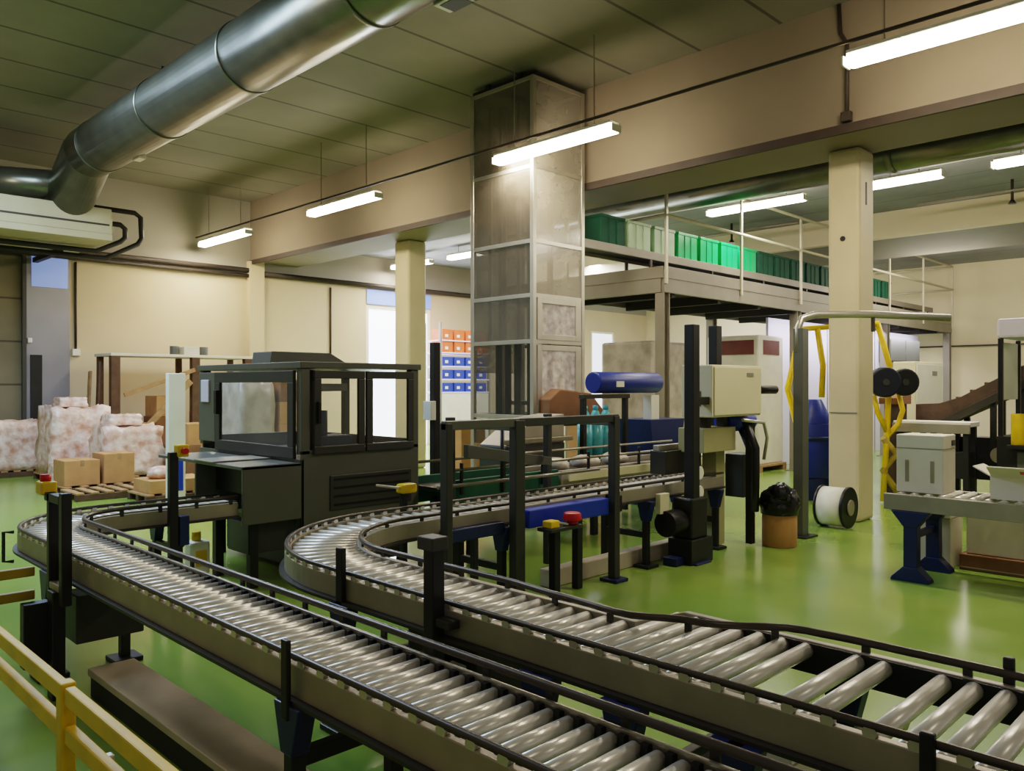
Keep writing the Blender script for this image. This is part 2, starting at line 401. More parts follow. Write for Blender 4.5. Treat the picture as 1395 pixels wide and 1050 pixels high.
def leg_frame(t, p, n, hw, ztop, bracket='navy', zb=.32, post='black', w=.06, bh=.24):
    """pair of legs either side of a path point"""
    for s in (-1, 1):
        x, y = p[0]+n[0]*hw*s, p[1]+n[1]*hw*s
        l = P('leg', MB().box(x-w/2, x+w/2, y-w/2, y+w/2, .03, ztop), post, t)
        P('foot_plate', MB().box(x-.09, x+.09, y-.09, y+.09, 0, .03), post, l)
        P('bracket', MB().prism([(y-.09, ztop), (y+.09, ztop), (y+.04, ztop-bh), (y-.04, ztop-bh)], 0, x-w/2-.008, x+w/2+.008), bracket, l)
    a = (p[0]-n[0]*hw, p[1]-n[1]*hw, zb); b = (p[0]+n[0]*hw, p[1]+n[1]*hw, zb)
    P('cross_bar', MB().bar(a, b, .05, .06), post, t)

def sideguard(t, pp, off, z, mrail, step=.19, rad=.014, rails=1, zclip=.78, clipm='clip', raw=None):
    pts = [(x+nx*o, y+ny*o, z) for (x, y, nx, ny), o in zip(pp, off)]
    P('guide_rail', MB().tube(pts, rad, 8), mrail, t, 0)
    # small clips carrying the rail, each a part of its own
    org = rootloc(t); acc = 0; nxt = .05
    for a, b in zip(pts, pts[1:]):
        a, b = Vector(a), Vector(b); l = (b-a).length
        while nxt <= acc+l:
            q = a+(b-a)*((nxt-acc)/l); d = (b-a).normalized()
            o = bpy.data.objects.new('rail_clip', clip_mesh(round(z-zclip, 3), clipm)); COL.objects.link(o); o.parent = t
            o.location = Vector((q.x, q.y, zclip))-org; o.rotation_euler = (0, 0, math.atan2(d.y, d.x)); nxt += step
        acc += l
CLIP = {}
BLK = []
def block_mesh():
    if not BLK:
        mb = MB().box(-.013, .013, -.012, .012, -.03, .012)
        me = bpy.data.meshes.new('bearing_block'); mb.bm.to_mesh(me); mb.bm.free(); me.materials.append(M['blackp']); BLK.append(me)
    return BLK[0]
def clip_mesh(h, m):
    if (h, m) not in CLIP:
        mb = MB()
        if m == 'clip':
            mb.cyl((0, -.012, .006), (0, .012, .006), .021, 14); mb.bar((0, 0, 0), (0, 0, h), .012, .016)
        else:
            mb.bar((0, 0, -.03), (0, 0, h), .012, .03)
        bmesh.ops.recalc_face_normals(mb.bm, faces=mb.bm.faces)
        me = bpy.data.meshes.new('rail_clip'); mb.bm.to_mesh(me); mb.bm.free(); me.materials.append(M[m]); CLIP[(h, m)] = me
    return CLIP[(h, m)]

# --- front conveyor with the quarter turn into the machine
raw1 = [(1.73, .2+.2*i) for i in range(30)]+arc(2.38, 6.2, .65, 180, 90, 14)+[(2.6, 6.85), (2.9, 6.85), (3.28, 6.85)]
pp1 = path_pts(raw1)
t = T('roller_conveyor', 'front roller conveyor running from bottom centre to the dark machine, turning at far left', 'conveyor', (1.73, 3, 0))
HW = .2
n1 = len(pp1)
P('side_frame', MB().sweep(pp1, [HW-.015]*n1, .03, .67, .785), 'frame', t, .004)
P('side_frame', MB().sweep(pp1, [-HW]*n1, .035, .67, .785), 'frame', t, .004)
sideguard(t, pp1, [-HW-.005]*n1, .812, 'guide', .13, zclip=.788)
sideguard(t, pp1, [HW-.005]*n1, .832, 'guide', .3, .016, clipm='frame_dk', zclip=.80)
P('lower_guide', MB().sweep(pp1, [HW-.03]*n1, .016, .785, .798), 'guide_lt', t, .003)
sp = along(raw1, .083, .03)
rollers(t, sp, .027, .752, [.335]*len(sp), [-.006]*len(sp))
for (x, y, a) in sp[2:48]:
    for dx, nm in ((-.178, 'near_bearing_block'), (.158, 'far_bearing_block')):
        bo = bpy.data.objects.new(nm, block_mesh()); COL.objects.link(bo); bo.parent = t
        bo.location = Vector((x+dx, y+.04, .775))-rootloc(t)
P('lower_flange', MB().sweep(pp1, [-HW-.02]*n1, .05, .655, .67).sweep(pp1, [HW+.01]*n1, .05, .655, .67), 'frame_dk', t, 0)
for p, n in (((1.73, 2.62), (1, 0)), ((1.73, 5.55), (1, 0)), ((2.75, 6.85), (0, 1)), ((1.73, .6), (1, 0))):
    leg_frame(t, p, n, .22, .655, zb=.45, bh=.18)
P('guide_post', MB().box(1.465, 1.485, 2.60, 2.645, .60, .89), 'black', t)
P('white_sleeve', MB().cyl((1.75, 2.62, .50), (1.93, 2.62, .50), .022, 12), 'white', t, 0)
P('end_loop', MB().tube([(1.49, 6.30, .60), (1.44, 6.34, .60), (1.44, 6.34, .80), (1.49, 6.30, .80)], .012, 8), 'frame_dk', t, 0)
# sensor gate standing at the turn
t = T('sensor_gate', 'black twin post sensor gate with yellow button at far left conveyor', 'sensor', (1.45, 5.05, 0))
P('post', MB().box(1.42, 1.475, 5.0, 5.06, .55, 1.19), 'black', t)
P('post', MB().box(1.42, 1.475, 5.24, 5.29, .55, 1.17), 'black', t)
P('top_bar', MB().box(1.42, 1.475, 5.06, 5.34, 1.12, 1.17), 'black', t)
P('lower_bar', MB().box(1.42, 1.475, 5.06, 5.24, .62, .66), 'frame', t)
P('support', MB().box(1.40, 1.47, 5.1, 5.2, 0, .62), 'black', t)
b = P('button_box', MB().box(1.40, 1.49, 5.32, 5.44, 1.15, 1.23), 'yellow', t, .012)
P('push_button', MB().cyl((1.44, 5.38, 1.23), (1.44, 5.38, 1.27), .03), 'red', b, 0)
P('stay_plate', MB().box(1.28, 1.42, 5.2, 5.28, .18, .55), 'black', t)
P('drive_box', MB().box(1.52, 1.9, 5.08, 5.30, .3, .58), 'charcoal2', t)
# floor cover plate below
t = T('floor_cable_cover', 'long flat grey cover plate box on the floor under the front conveyor', 'cable cover', (1.7, 4, 0))
P('cover', MB().box(1.57, 1.83, 1.2, 5.05, .12, .16), 'ledge', t, .004)
P('side_panel', MB().box(1.58, 1.82, 1.22, 5.03, 0, .12), 'black', t, .004)

# --- second conveyor: flared end, big curve, back run
RC = 1.08
raw2 = [(2.62, .12+.07*i) for i in range(54)]+arc(3.7, 3.9, RC, 180, 90, 26)+[(3.7+.4*i, 4.98) for i in range(1, 12)]
pp2 = path_pts(raw2); n2 = len(pp2)
def flare(p):
    x, y = p[0], p[1]
    if x > 2.7 or y > 2.9: return .225
    ks = [(.0, .50), (1.25, .50), (1.45, .485), (1.82, .28), (2.12, .16), (2.5, .19), (2.9, .225)]
    for (y0, o0), (y1, o1) in zip(ks, ks[1:]):
        if y0 <= y <= y1:
            k = (y-y0)/(y1-y0); k = k*k*(3-2*k); return o0+(o1-o0)*k
    return .5
offr = [flare(p) for p in pp2]; offl = [-.225]*n2
def step(p): return .50 if p[0] < 2.7 and p[1] < 2.05 else .225
offs = [step(p) for p in pp2]
t = T('roller_conveyor', 'second roller conveyor with flared wide end at right and big curve behind the front one', 'conveyor', (2.62, 2.5, 0))
P('side_frame', MB().sweep(pp2, offl, .035, .67, .785), 'frame', t, .004)
P('side_frame', MB().sweep(pp2, offs, .035, .67, .785), 'frame', t, .004)
P('inner_liner', MB().sweep(pp2[:27], [.475]*27, .01, .67, .78), 'blackp', t, 0)
P('lower_flange', MB().sweep(pp2, [o-.02 for o in offl], .06, .655, .67).sweep(pp2, [o+.02 for o in offs], .06, .655, .67), 'frame_dk', t, 0)
sideguard(t, pp2, [o-.005 for o in offl], .815, 'guide', .125, .014, zclip=.79)
sideguard(t, pp2, [o+.005 for o in offr], .822, 'guide', .35, .016, clipm='frame_dk', zclip=.80)
sp = along(raw2, .1, .02); ln = []; sh = []
for (x, y, a) in sp:
    o = step((x, y)); ln.append(round(.19+o-.02, 2)); sh.append(((o-.02)-.19)/2)
sp2 = [q for q in zip(sp, ln, sh)]
gap = {9, 12}
keep = [q for i, q in enumerate(sp2) if i not in gap]
rollers(t, [q[0] for q in keep], .030, .75, [q[1] for q in keep], [q[2] for q in keep])
for p, n, h in (((2.62, 3.62), (1, 0), .25), ((2.62, 2.2), (1, 0), .26), ((2.74, 1.78), (1, 0), .38), ((2.76, 1.32), (1, 0), .42), ((4.6, 4.98), (0, 1), .26), ((6.6, 4.98), (0, 1), .26), ((7.9, 4.98), (0, 1), .26)):
    leg_frame(t, p, n, h, .655, bh=.2)
P('guide_post', MB().box(2.345, 2.375, 3.60, 3.66, .60, .95), 'black', t)
P('guide_post', MB().box(3.13, 3.155, .73, .765, .66, .875), 'black', t)
P('guide_post', MB().box(2.36, 2.385, .74, .78, .66, .85), 'black', t)
P('drive_motor', MB().box(2.5, 2.85, 2.75, 3.25, .28, .60), 'black', t, .02)
P('gearbox', MB().cyl((2.45, 3.0, .42), (2.3, 3.0, .42), .12, 20), 'black', t)
P('motor_label', MB().box(2.488, 2.5, 2.8, 2.9, .40, .5), 'white', t, 0)
P('cross_beam', MB().bar((2.4, 1.55, .42), (3.1, 1.55, .42), .06, .09), 'frame_dk', t)
P('stop_cam', MB().cyl((2.80, .96, .70), (2.80, 1.0, .70), .035).cyl((2.62, 1.0, .70), (2.62, 1.04, .70), .03), 'clip', t, 0)
# thick black sensor post on the near side
t = T('sensor_post', 'thick black upright post on the near side of the second conveyor', 'post', (2.34, 2.83, 0))
P('post', MB().box(2.30, 2.37, 2.80, 2.87, .03, 1.10), 'black', t)
P('cap', MB().box(2.28, 2.375, 2.78, 2.89, 1.06, 1.12), 'charcoal2', t)
P('base_plate', MB().box(2.26, 2.38, 2.74, 2.93, 0, .03), 'black', t)
P('bracket', MB().box(2.31, 2.375, 2.7, 2.80, .72, .76), 'frame_dk', t)

# --- guard rail, yellow
t = T('guard_rail', 'yellow two bar guard rail at the bottom left corner', 'guard rail', (.9, 3, 0))
for z in (.72, .585):
    P('bar', MB().bar((.9, 1.0, z), (.9, 3.08, z), .035, .062), 'yellow', t)
    P('bar', MB().bar((.9, 3.16, z), (.9, 5.3, z), .035, .062), 'yellow', t)
    P('end_bar', MB().bar((.9, 5.3, z), (1.36, 5.3, z), .035, .055), 'olive', t)
for y in (3.12, 5.3, 1.1):
    q = P('post', MB().box(.875, .925, y-.03, y+.03, .02, .76), 'yellow', t)
    P('foot_plate', MB().box(.82, .98, y-.08, y+.08, 0, .02), 'yellow', q)
P('latch', MB().box(.92, 1.0, 2.93, 2.97, .50, .53), 'clip', t)

# ------------------------------------------------------------------ dark case machine
t = T('packing_machine', 'large charcoal enclosed packing machine with glazed windows', 'machine', (4.5, 7.6, 0))
X0, X1, Y0, Y1, ZB, ZT = 3.87, 5.23, 6.6, 8.75, .5, 2.02
P('roof', MB().box(X0-.02, X1+.02, Y0-.02, Y1+.02, ZT-.06, ZT), 'charcoal', t)
P('roof_hood', MB().prism([(X0+.2, ZT), (X1-.2, ZT), (X1-.45, ZT+.13), (X0+.22, ZT+.13)], 1, 7.55, 7.95), 'charcoal', t)
# skirt panels, hollow body
P('side_panel', MB().box(X0, X1, Y0, Y0+.03, ZB, 1.20), 'charcoal', t)
P('front_panel', MB().box(X0, X0+.03, Y0, Y1, ZB, 1.12), 'charcoal', t)
P('back_panel', MB().box(X1-.03, X1, Y0+.03, Y1, ZB, 1.25).box(X0+.03, X1, Y1-.03, Y1, ZB, 1.25), 'charcoal2', t)
P('bottom_panel', MB().box(X0+.03, X1-.03, Y0+.03, Y1-.03, ZB, ZB+.05), 'charcoal2', t)
P('inner_deck', MB().box(X0+.05, X1-.05, Y0+.05, Y1-.05, 1.05, 1.1), 'charcoal2', t)
for x, y in ((X0, Y0), (X1-.09, Y0), (X0, Y1-.09), (X1-.09, Y1-.09)):
    P('corner_post', MB().box(x, x+.09, y, y+.09, 1.16, ZT-.06), 'charcoal', t)
# windowed doors: near side (facing right) two, front one
def wdoor(ax, c, a0, a1, z0, z1, fw=.075, gm='glass'):
    mb = MB(); d = .03
    def bx(u0, u1, v0, v1, m):
        if ax == 'y': m.box(u0, u1, c-d, c+.005, v0, v1)
        else: m.box(c-d, c+.005, u0, u1, v0, v1)
    bx(a0, a1, z0, z0+fw, mb); bx(a0, a1, z1-fw, z1, mb); bx(a0, a0+fw, z0+fw, z1-fw, mb); bx(a1-fw, a1, z0+fw, z1-fw, mb)
    f = P('door', mb, 'charcoal2', t)
    m2 = MB(); d2 = .012
    if ax == 'y': m2.box(a0+fw, a1-fw, c-.012, c-.006, z0+fw, z1-fw)
    else: m2.box(c-.012, c-.006, a0+fw, a1-fw, z0+fw, z1-fw)
    P('window_pane', m2, gm, f, 0)
    return f
d = wdoor('y', Y0, X0+.12, X0+.68, 1.16, ZT-.08)
P('handle', MB().box(X0+.14, X0+.17, Y0-.07, Y0-.03, 1.45, 1.65), 'blackp', d)
wdoor('y', Y0, X0+.70, X1-.08, 1.16, ZT-.08)
d = wdoor('x', X0, Y0+.1, Y0+1.72, 1.12, ZT-.08, .11)
P('handle', MB().box(X0-.08, X0-.03, Y0+1.58, Y0+1.64, 1.5, 1.75), 'blackp', d)
P('control_screen', MB().box(X0-.035, X0, Y0+1.86, Y0+2.05, 1.62, 1.86), 'lav', t)
P('side_door', MB().box(X0-.02, X0, Y0+1.74, Y1-.02, 1.2, ZT-.08), 'charcoal', t)
# infeed tunnel
tx0 = 3.3
u = P('infeed_tunnel', MB().box(tx0, X0, Y0, Y0+.03, .58, 1.09).box(tx0, X0, Y0, Y1-.3, 1.06, 1.09).box(tx0, X0, Y1-1.2, Y1-1.17, .58, 1.06), 'charcoal', t)
P('tunnel_inside', MB().box(tx0+.2, tx0+.22, Y0+.03, Y1-1.2, .8, 1.06), 'blackp', u, 0)
P('ledge_plate', MB().box(tx0-.02, X0, Y0+.55, Y0+.95, 1.09, 1.105), 'frame', u)
P('lower_cabinet', MB().box(X0+.12, X1-.1, Y0+.05, Y1-.4, .06, ZB), 'charcoal2', t)
P('vent_panel', MB().box(X0+.3, X1-.1, Y0-.012, Y0, .62, .95), 'charcoal2', t)
P('vent_slots', MB().box(X0+.34, X1-.14, Y0-.016, Y0-.010, .66, .68).box(X0+.34, X1-.14, Y0-.016, Y0-.010, .74, .76).box(X0+.34, X1-.14, Y0-.016, Y0-.010, .82, .84).box(X0+.34, X1-.14, Y0-.016, Y0-.010, .9, .92), 'blackp', t, 0)
P('base_stand', MB().box(3.4, X0+.1, Y0+.1, Y0+.5, .3, .58), 'charcoal2', t)
for x, y in ((3.45, 6.72), (3.45, 7.4), (3.95, 6.72), (5.1, 6.72), (5.1, 8.4), (3.95, 8.4)):
    P('leg', MB().box(x-.04, x+.04, y-.04, y+.04, 0, .58), 'black', t)
P('inner_gantry', MB().bar((4.2, 7.0, 1.1), (4.2, 7.0, 1.95), .07, .07).bar((5.0, 7.6, 1.1), (5.0, 7.6, 1.95), .07, .07).bar((4.2, 7.0, 1.78), (5.0, 7.6, 1.78), .06, .08), 'frame_dk', t)
P('inner_head', MB().box(4.3, 4.65, 6.95, 7.25, 1.12, 1.3).cyl((4.4, 7.1, 1.3), (4.4, 7.1, 1.55), .05), 'navy', t)
P('inner_tray', MB().box(4.5, 4.95, 6.75, 7.0, 1.12, 1.18), 'olive', t)
# post with button by the infeed
t = T('sensor_post', 'dark post with yellow button standing beside the machine infeed conveyor', 'post', (2.68, 6.56, 0))
P('post', MB().box(2.645, 2.715, 6.53, 6.59, .02, 1.26), 'black', t)
P('base_plate', MB().box(2.6, 2.76, 6.48, 6.62, 0, .02), 'black', t)
P('blue_plate', MB().box(2.72, 2.80, 6.52, 6.58, .5, .74), 'navy', t)
b = P('button_box', MB().box(2.70, 2.79, 6.5, 6.6, 1.22, 1.32), 'yellow', t, .012)
P('push_button', MB().cyl((2.745, 6.5, 1.27), (2.745, 6.46, 1.27), .025), 'red', b, 0)
t = T('canister', 'small white canister with yellow cap under the machine infeed', 'canister', (3.12, 7.05, 0))
P('body', MB().box(3.02, 3.2, 7.0, 7.16, 0, .42), 'white', t, .03)
P('cap', MB().cyl((3.1, 7.08, .42), (3.1, 7.08, .5), .04), 'yellow', t)
P('hazard_label', MB().box(3.06, 3.16, 6.995, 7.0, .2, .34), 'yellow', t, 0)
# stop button on back run
t = T('stop_button_post', 'short post with yellow button box beside the machine and curved conveyor', 'post', (4.12, 5.4, 0))
P('post', MB().box(4.10, 4.15, 5.38, 5.43, .02, .90), 'black', t)
P('base_plate', MB().box(4.05, 4.2, 5.33, 5.48, 0, .02), 'black', t)
b = P('button_box', MB().box(4.08, 4.24, 5.36, 5.46, .9, .98), 'yellow', t, .02)
P('lever', MB().bar((4.08, 5.4, .95), (3.9, 5.48, .98), .03, .02), 'clip', b)
t = T('sensor_post', 'black upright standing behind right corner of the charcoal machine', 'post', (6.0, 7.3, 0))
P('post', MB().box(5.98, 6.07, 7.25, 7.34, .02, 2.3), 'black', t)
P('base_plate', MB().box(5.92, 6.13, 7.19, 7.4, 0, .02), 'black', t)
P('white_box', MB().box(5.9, 5.98, 7.22, 7.36, 1.4, 1.62), 'white', t)

# ------------------------------------------------------------------ gantry over the back run
t = T('conveyor_gantry', 'dark square frame gantry with three front posts standing at the back conveyor', 'gantry', (4.9, 4.6, 0))
for x, w in ((3.91, .06), (4.66, .11), (5.93, .08)):
    q = P('post', MB().box(x-w/2, x+w/2, 4.56, 4.64, .03, 1.52), 'charcoal2', t)
    P('foot', MB().box(x-.09, x+.09, 4.5, 4.7, 0, .03), 'navy' if x > 5 else 'black', q)
for x in (4.66, 5.93):
    q = P('rear_post', MB().box(x-.035, x+.035, 5.4, 5.46, .03, 1.52), 'charcoal2', t)
P('top_bar', MB().bar((3.88, 4.6, 1.50), (4.66, 4.6, 1.50), .06, .07), 'charcoal', t)
P('top_bar', MB().bar((4.66, 4.6, 1.50), (5.97, 4.6, 1.50), .06, .07), 'charcoal2', t)
for x in (4.66, 5.93):
    P('cross_bar', MB().bar((x, 4.6, 1.46), (x, 5.43, 1.46), .06, .06), 'charcoal', t)
P('rear_bar', MB().bar((4.66, 5.43, 1.46), (5.93, 5.43, 1.46), .05, .06), 'charcoal', t)
P('small_rod', MB().cyl((5.3, 5.43, .8), (5.3, 5.43, 1.43), .02), 'black', t, 0)
P('chain_guard', MB().prism([(4.75, 1.16), (5.85, 1.02), (5.85, 1.10), (4.75, 1.28)], 1, 5.30, 5.36), 'charcoal', t)
P('guide_bar', MB().cyl((3.95, 4.75, 1.02), (5.9, 4.75, 1.02), .014), 'guide_lt', t, 0)
t = T('estop_stand', 'low black stand with red emergency button near the dark gantry', 'emergency stop', (4.98, 4.48, 0))
P('post', MB().box(4.95, 5.02, 4.45, 4.52, .02, .60), 'black', t)
P('base_plate', MB().box(4.88, 5.09, 4.38, 4.55, 0, .02), 'black', t)
P('top_plate', MB().box(4.85, 5.25, 4.40, 4.56, .60, .63), 'frame_dk', t)
P('emergency_button', MB().cyl((5.18, 4.46, .63), (5.18, 4.46, .665), .05).cyl((5.18, 4.46, .665), (5.18, 4.46, .73), .085, 18, .07), 'red', t, .01)
P('switch_box', MB().box(4.87, 4.98, 4.42, 4.52, .63, .69), 'yellow', t, .01)
P('lever', MB().bar((4.98, 4.46, .67), (5.1, 4.44, .64), .03, .02), 'clip', t)
t = T('conveyor_side_guard', 'bright blue side guard trough mounted along the back conveyor right of the gantry post', 'guard', (5.4, 4.66, 0))
P('trough', MB().box(4.80, 5.86, 4.60, 4.74, .62, .77), 'blue', t, .01)
P('end_cap', MB().box(5.98, 6.03, 4.58, 4.74, .63, .78), 'blackp', t)
P('leg', MB().box(5.45, 5.52, 4.63, 4.70, 0, .62), 'black', t)
t = T('conveyor_side_guard', 'dark navy side guard trough inside the conveyor curve left of the gantry post', 'guard', (4.2, 4.55, 0))
P('trough', MB().box(3.96, 4.58, 4.66, 4.74, .60, .70), 'navy', t, .01)
P('leg', MB().box(4.25, 4.3, 4.67, 4.72, 0, .60), 'black', t)
t = T('floor_beam', 'long grey beam lying on the green floor beneath the back conveyor', 'beam', (6.5, 4.9, 0))
P('beam', MB().box(5.3, 7.7, 4.82, 4.95, 0, .16), 'ledge', t, .01)

# drive boxes, small panel under back conveyor
one('junction_panel', MB().box(6.70, 6.86, 4.62, 4.68, .52, .72), 'beige', 'small cream control box hung on the side of the back conveyor', 'control box', (6.78, 4.65, .62))
t = T('drive_unit', 'black motor and chain drive beneath the end of the back conveyor', 'motor', (7.1, 4.6, 0))
P('motor', MB().cyl((6.75, 4.6, .42), (7.1, 4.6, .42), .13, 20), 'blackp', t)
P('gearbox', MB().box(7.0, 7.3, 4.45, 4.68, .25, .66), 'black', t, .02)
P('foot', MB().box(6.95, 7.35, 4.42, 4.70, 0, .25), 'black', t)
P('blue_base', MB().box(6.8, 6.95, 4.5, 4.66, 0, .08), 'navy', t)

# green-sided conveyor from machine to lift tower
t = T('belt_conveyor', 'dark green sided conveyor running behind the gantry to the lift tower', 'conveyor', (7, 6.4, 0))
P('side_panel', MB().box(5.26, 6.9, 6.15, 6.2, .56, .84), 'green_d', t)
P('side_panel', MB().box(5.26, 6.9, 6.75, 6.8, .56, .84), 'green_d', t)
P('side_frame', MB().box(6.95, 10.2, 6.15, 6.2, .62, .82), 'frame', t)
P('side_frame', MB().box(6.95, 10.2, 6.75, 6.8, .62, .82), 'frame', t)
P('belt', MB().box(5.26, 10.2, 6.2, 6.75, .72, .76), 'frame_dk', t)
P('guide_rail', MB().tube([(5.26, 6.12, .95), (10.2, 6.12, .95)], .016, 8), 'guide_lt', t, 0)
P('guide_rail', MB().tube([(5.26, 6.83, .98), (10.2, 6.83, .98)], .016, 8), 'guide_lt', t, 0)
for x in (5.4, 6.0, 6.6, 7.4, 8.4, 9.4):
    P('rail_post', MB().box(x-.015, x+.015, 6.105, 6.135, .7, 1.02), 'black', t)
for x in (5.6, 7.6, 9.8):
    for y in (6.2, 6.72):
        P('leg', MB().box(x-.04, x+.04, y-.035, y+.035, 0, .6), 'black', t)

P('cream_guard', MB().box(7.0, 9.9, 6.07, 6.09, .70, .80), 'beige', t)
t = T('feeder_unit', 'low dark feeder machine in front of the lift tower foot', 'machine', (8.6, 7.6, 0))
P('body', MB().box(7.0, 8.1, 7.1, 7.6, .3, 1.05), 'charcoal2', t, .02)
P('sloped_top', MB().prism([(7.0, 1.05), (8.1, 1.05), (8.1, 1.42), (7.5, 1.36)], 1, 7.12, 7.58), 'frame', t)
P('side_rail', MB().bar((6.9, 7.06, 1.1), (8.2, 7.06, 1.1), .03, .06), 'guide_lt', t)
P('motor', MB().cyl((7.2, 7.05, .75), (7.5, 7.05, .75), .09, 16), 'blackp', t, 0)
for x in (7.05, 8.02):
    P('leg', MB().box(x-.04, x+.04, 7.15, 7.23, 0, .3), 'black', t)
t = T('carton', 'tall orange brown carton standing far behind left gantry post', 'box', (10.0, 11.3, 0), 'cartons beyond the gantry')
P('body', MB().box(9.7, 10.3, 11.0, 11.6, 0, 1.02), 'carton', t, .008)
P('tape', MB().box(9.695, 9.7, 11.27, 11.33, .01, 1.02), 'wood', t, 0)
t = T('carton', 'brown carton standing on the floor between lift tower and film stand', 'box', (10.4, 7.5, 0), 'cartons beyond the gantry')
P('body', MB().box(10.9, 11.5, 8.9, 9.5, 0, 1.3), 'carton', t, .008)
P('tape', MB().box(10.895, 10.9, 9.17, 9.23, .01, 1.3), 'wood', t, 0)
# bags / parts on the conveyor
for i, (x, z, sx, lb) in enumerate(((7.2, .76, .16, 'left pale bundled bag lying on the conveyor before the lift tower'), (7.75, .76, .2, 'middle pale bundled bag lying on the conveyor before the lift tower'), (8.35, .76, .18, 'right pale bundled bag lying on the conveyor before the lift tower'))):
    one('plastic_bag', MB().blob((x, 6.47, z+.09), sx, .18, .09, .08, 3, i), 'wrap_g', lb, 'bag', (x, 6.47, z), 'bags on the conveyor', 0)

# ------------------------------------------------------------------ lift tower
TX0, TX1, TY0, TY1, TZ = 8.57, 9.74, 8.13, 9.5, 6.36
t = T('lift_tower', 'tall vertical lift tower with clear hazy panels reaching the ceiling', 'lift', (9.1, 8.8, 0))
for x, y in ((TX0, TY0), (TX1-.07, TY0), (TX0, TY1-.07), (TX1-.07, TY1-.07)):
    P('corner_post', MB().box(x, x+.07, y, y+.07, 0, TZ), 'alu', t)
zs = (1.3, 2.42, 3.1, 3.9, 5.0, TZ-.06)
for z in zs:
    P('ring_frame', MB().box(TX0+.07, TX1-.07, TY0+.005, TY0+.055, z, z+.06).box(TX0+.005, TX0+.055, TY0+.07, TY1-.07, z, z+.06)
      .box(TX0+.07, TX1-.07, TY1-.055, TY1-.005, z, z+.06).box(TX1-.055, TX1-.005, TY0+.07, TY1-.07, z, z+.06), 'alu', t, .003)
P('front_panel', MB().box(TX0+.015, TX0+.02, TY0+.07, TY1-.07, 2.48, TZ-.06), 'poly_d', t, 0)
for y in (TY0+.36, TY0+.66, TY0+.98):
    P('panel_strip', MB().box(TX0+.05, TX0+.09, y-.035, y+.035, 2.5, TZ-.3), 'alu', t)
P('side_panel', MB().box(TX0+.07, TX1-.07, TY0+.015, TY0+.02, 3.16, TZ-.06), 'poly', t, 0)
P('rear_panel', MB().box(TX0+.07, TX1-.07, TY1-.02, TY1-.015, 2.0, TZ-.06), 'poly', t, 0)
P('lower_front_panel', MB().box(TX0+.015, TX0+.02, TY0+.07, TY1-.07, .9, 2.42), 'smoke', t, 0)
for z0, z1 in ((1.36, 2.40), (2.48, 3.1)):
    w = P('window_frame', MB().box(TX0+.09, TX0+.19, TY0-.005, TY0+.03, z0, z1).box(TX1-.22, TX1-.09, TY0-.005, TY0+.03, z0, z1)
          .box(TX0+.19, TX1-.22, TY0-.005, TY0+.03, z0, z0+.08).box(TX0+.19, TX1-.22, TY0-.005, TY0+.03, z1-.08, z1), 'alu', t, .003)
    P('window_pane', MB().box(TX0+.19, TX1-.22, TY0+.008, TY0+.014, z0+.08, z1-.08), 'poly2', w, 0)
for x, y in ((TX0+.3, TY0+.35), (TX0+.3, TY1-.4), (TX0+.75, TY0+.35), (TX0+.75, TY1-.4)):
    P('guide_mast', MB().box(x-.035, x+.035, y-.035, y+.035, .1, TZ-.2), 'steelgrey', t)
for y in (TY0+.42, TY0+.62, TY0+.82):
    P('lower_mast', MB().box(TX0+.06, TX0+.13, y-.04, y+.04, .8, 2.42), 'black', t)
for z in (1.5, 3.3, 4.1):
    P('lift_carriage', MB().box(TX0+.35, TX0+.72, TY0+.3, TY1-.35, z, z+.06), 'steelgrey', t)
for y in (TY0+.28, TY1-.4): P('head_beam', MB().box(TX0+.02, TX1-.02, y, y+.08, TZ, TZ+.1), 'black', t)
P('head_beam', MB().box(TX0+.05, TX0+.13, TY0, TY1, TZ, TZ+.07), 'black', t)
P('drive_motor', MB().cyl((TX0+.2, TY0+.15, TZ-.05), (TX0+.7, TY0+.15, TZ-.05), .09, 16), 'black', t, 0)
P('drive_cover', MB().prism([(TX0+.12, 1.28), (TX1+.1, 1.28), (TX1+.2, 1.42), (TX1-.1, 1.68), (TX0+.35, 1.75), (TX0+.12, 1.6)], 1, TY0-.22, TY0-.012), 'carton_d', t, .02)
P('cover_shelf', MB().box(TX0+.05, TX1+.15, TY0-.25, TY0-.005, 1.2, 1.28), 'frame_dk', t)
P('shelf_leg', MB().box(TX0+.1, TX0+.16, TY0-.2, TY0-.14, 0, 1.2).box(TX1, TX1+.06, TY0-.2, TY0-.14, 0, 1.2), 'frame_dk', t)
P('base_frame', MB().box(TX0+.05, TX1-.05, TY0+.05, TY1-.05, .02, .3), 'charcoal2', t)

# ------------------------------------------------------------------ mezzanine
MX0, MX1, MY0, MY1, MZ = 11.4, 26.4, 7.78, 10.0, 3.61
t = T('mezzanine_platform', 'steel mezzanine walkway carrying the green crates behind the beam', 'platform', (19, 9, 0))
P('deck', MB().box(MX0+.05, MX1-.05, MY0+.05, MY1-.05, MZ-.14, MZ), 'deck', t)
P('edge_beam', MB().box(MX0, MX1, MY0, MY0+.06, MZ-.24, MZ+.03), 'steelgrey', t)
P('edge_beam', MB().box(MX0, MX1, MY1-.06, MY1, MZ-.24, MZ+.03), 'steelgrey', t)
P('end_beam', MB().box(MX0-.02, MX0+.05, MY0+.06, MY1-.06, MZ-.24, MZ+.03), 'steelgrey', t)
P('end_beam', MB().box(MX1-.05, MX1+.02, MY0+.06, MY1-.06, MZ-.24, MZ+.03), 'steelgrey', t)
P('toe_board', MB().box(MX0, MX1, MY0-.012, MY0, MZ, MZ+.2), 'steelgrey', t, .003)
P('toe_board', MB().box(MX0-.035, MX0-.02, MY0, MY1, MZ, MZ+.2), 'steelgrey', t, .003)
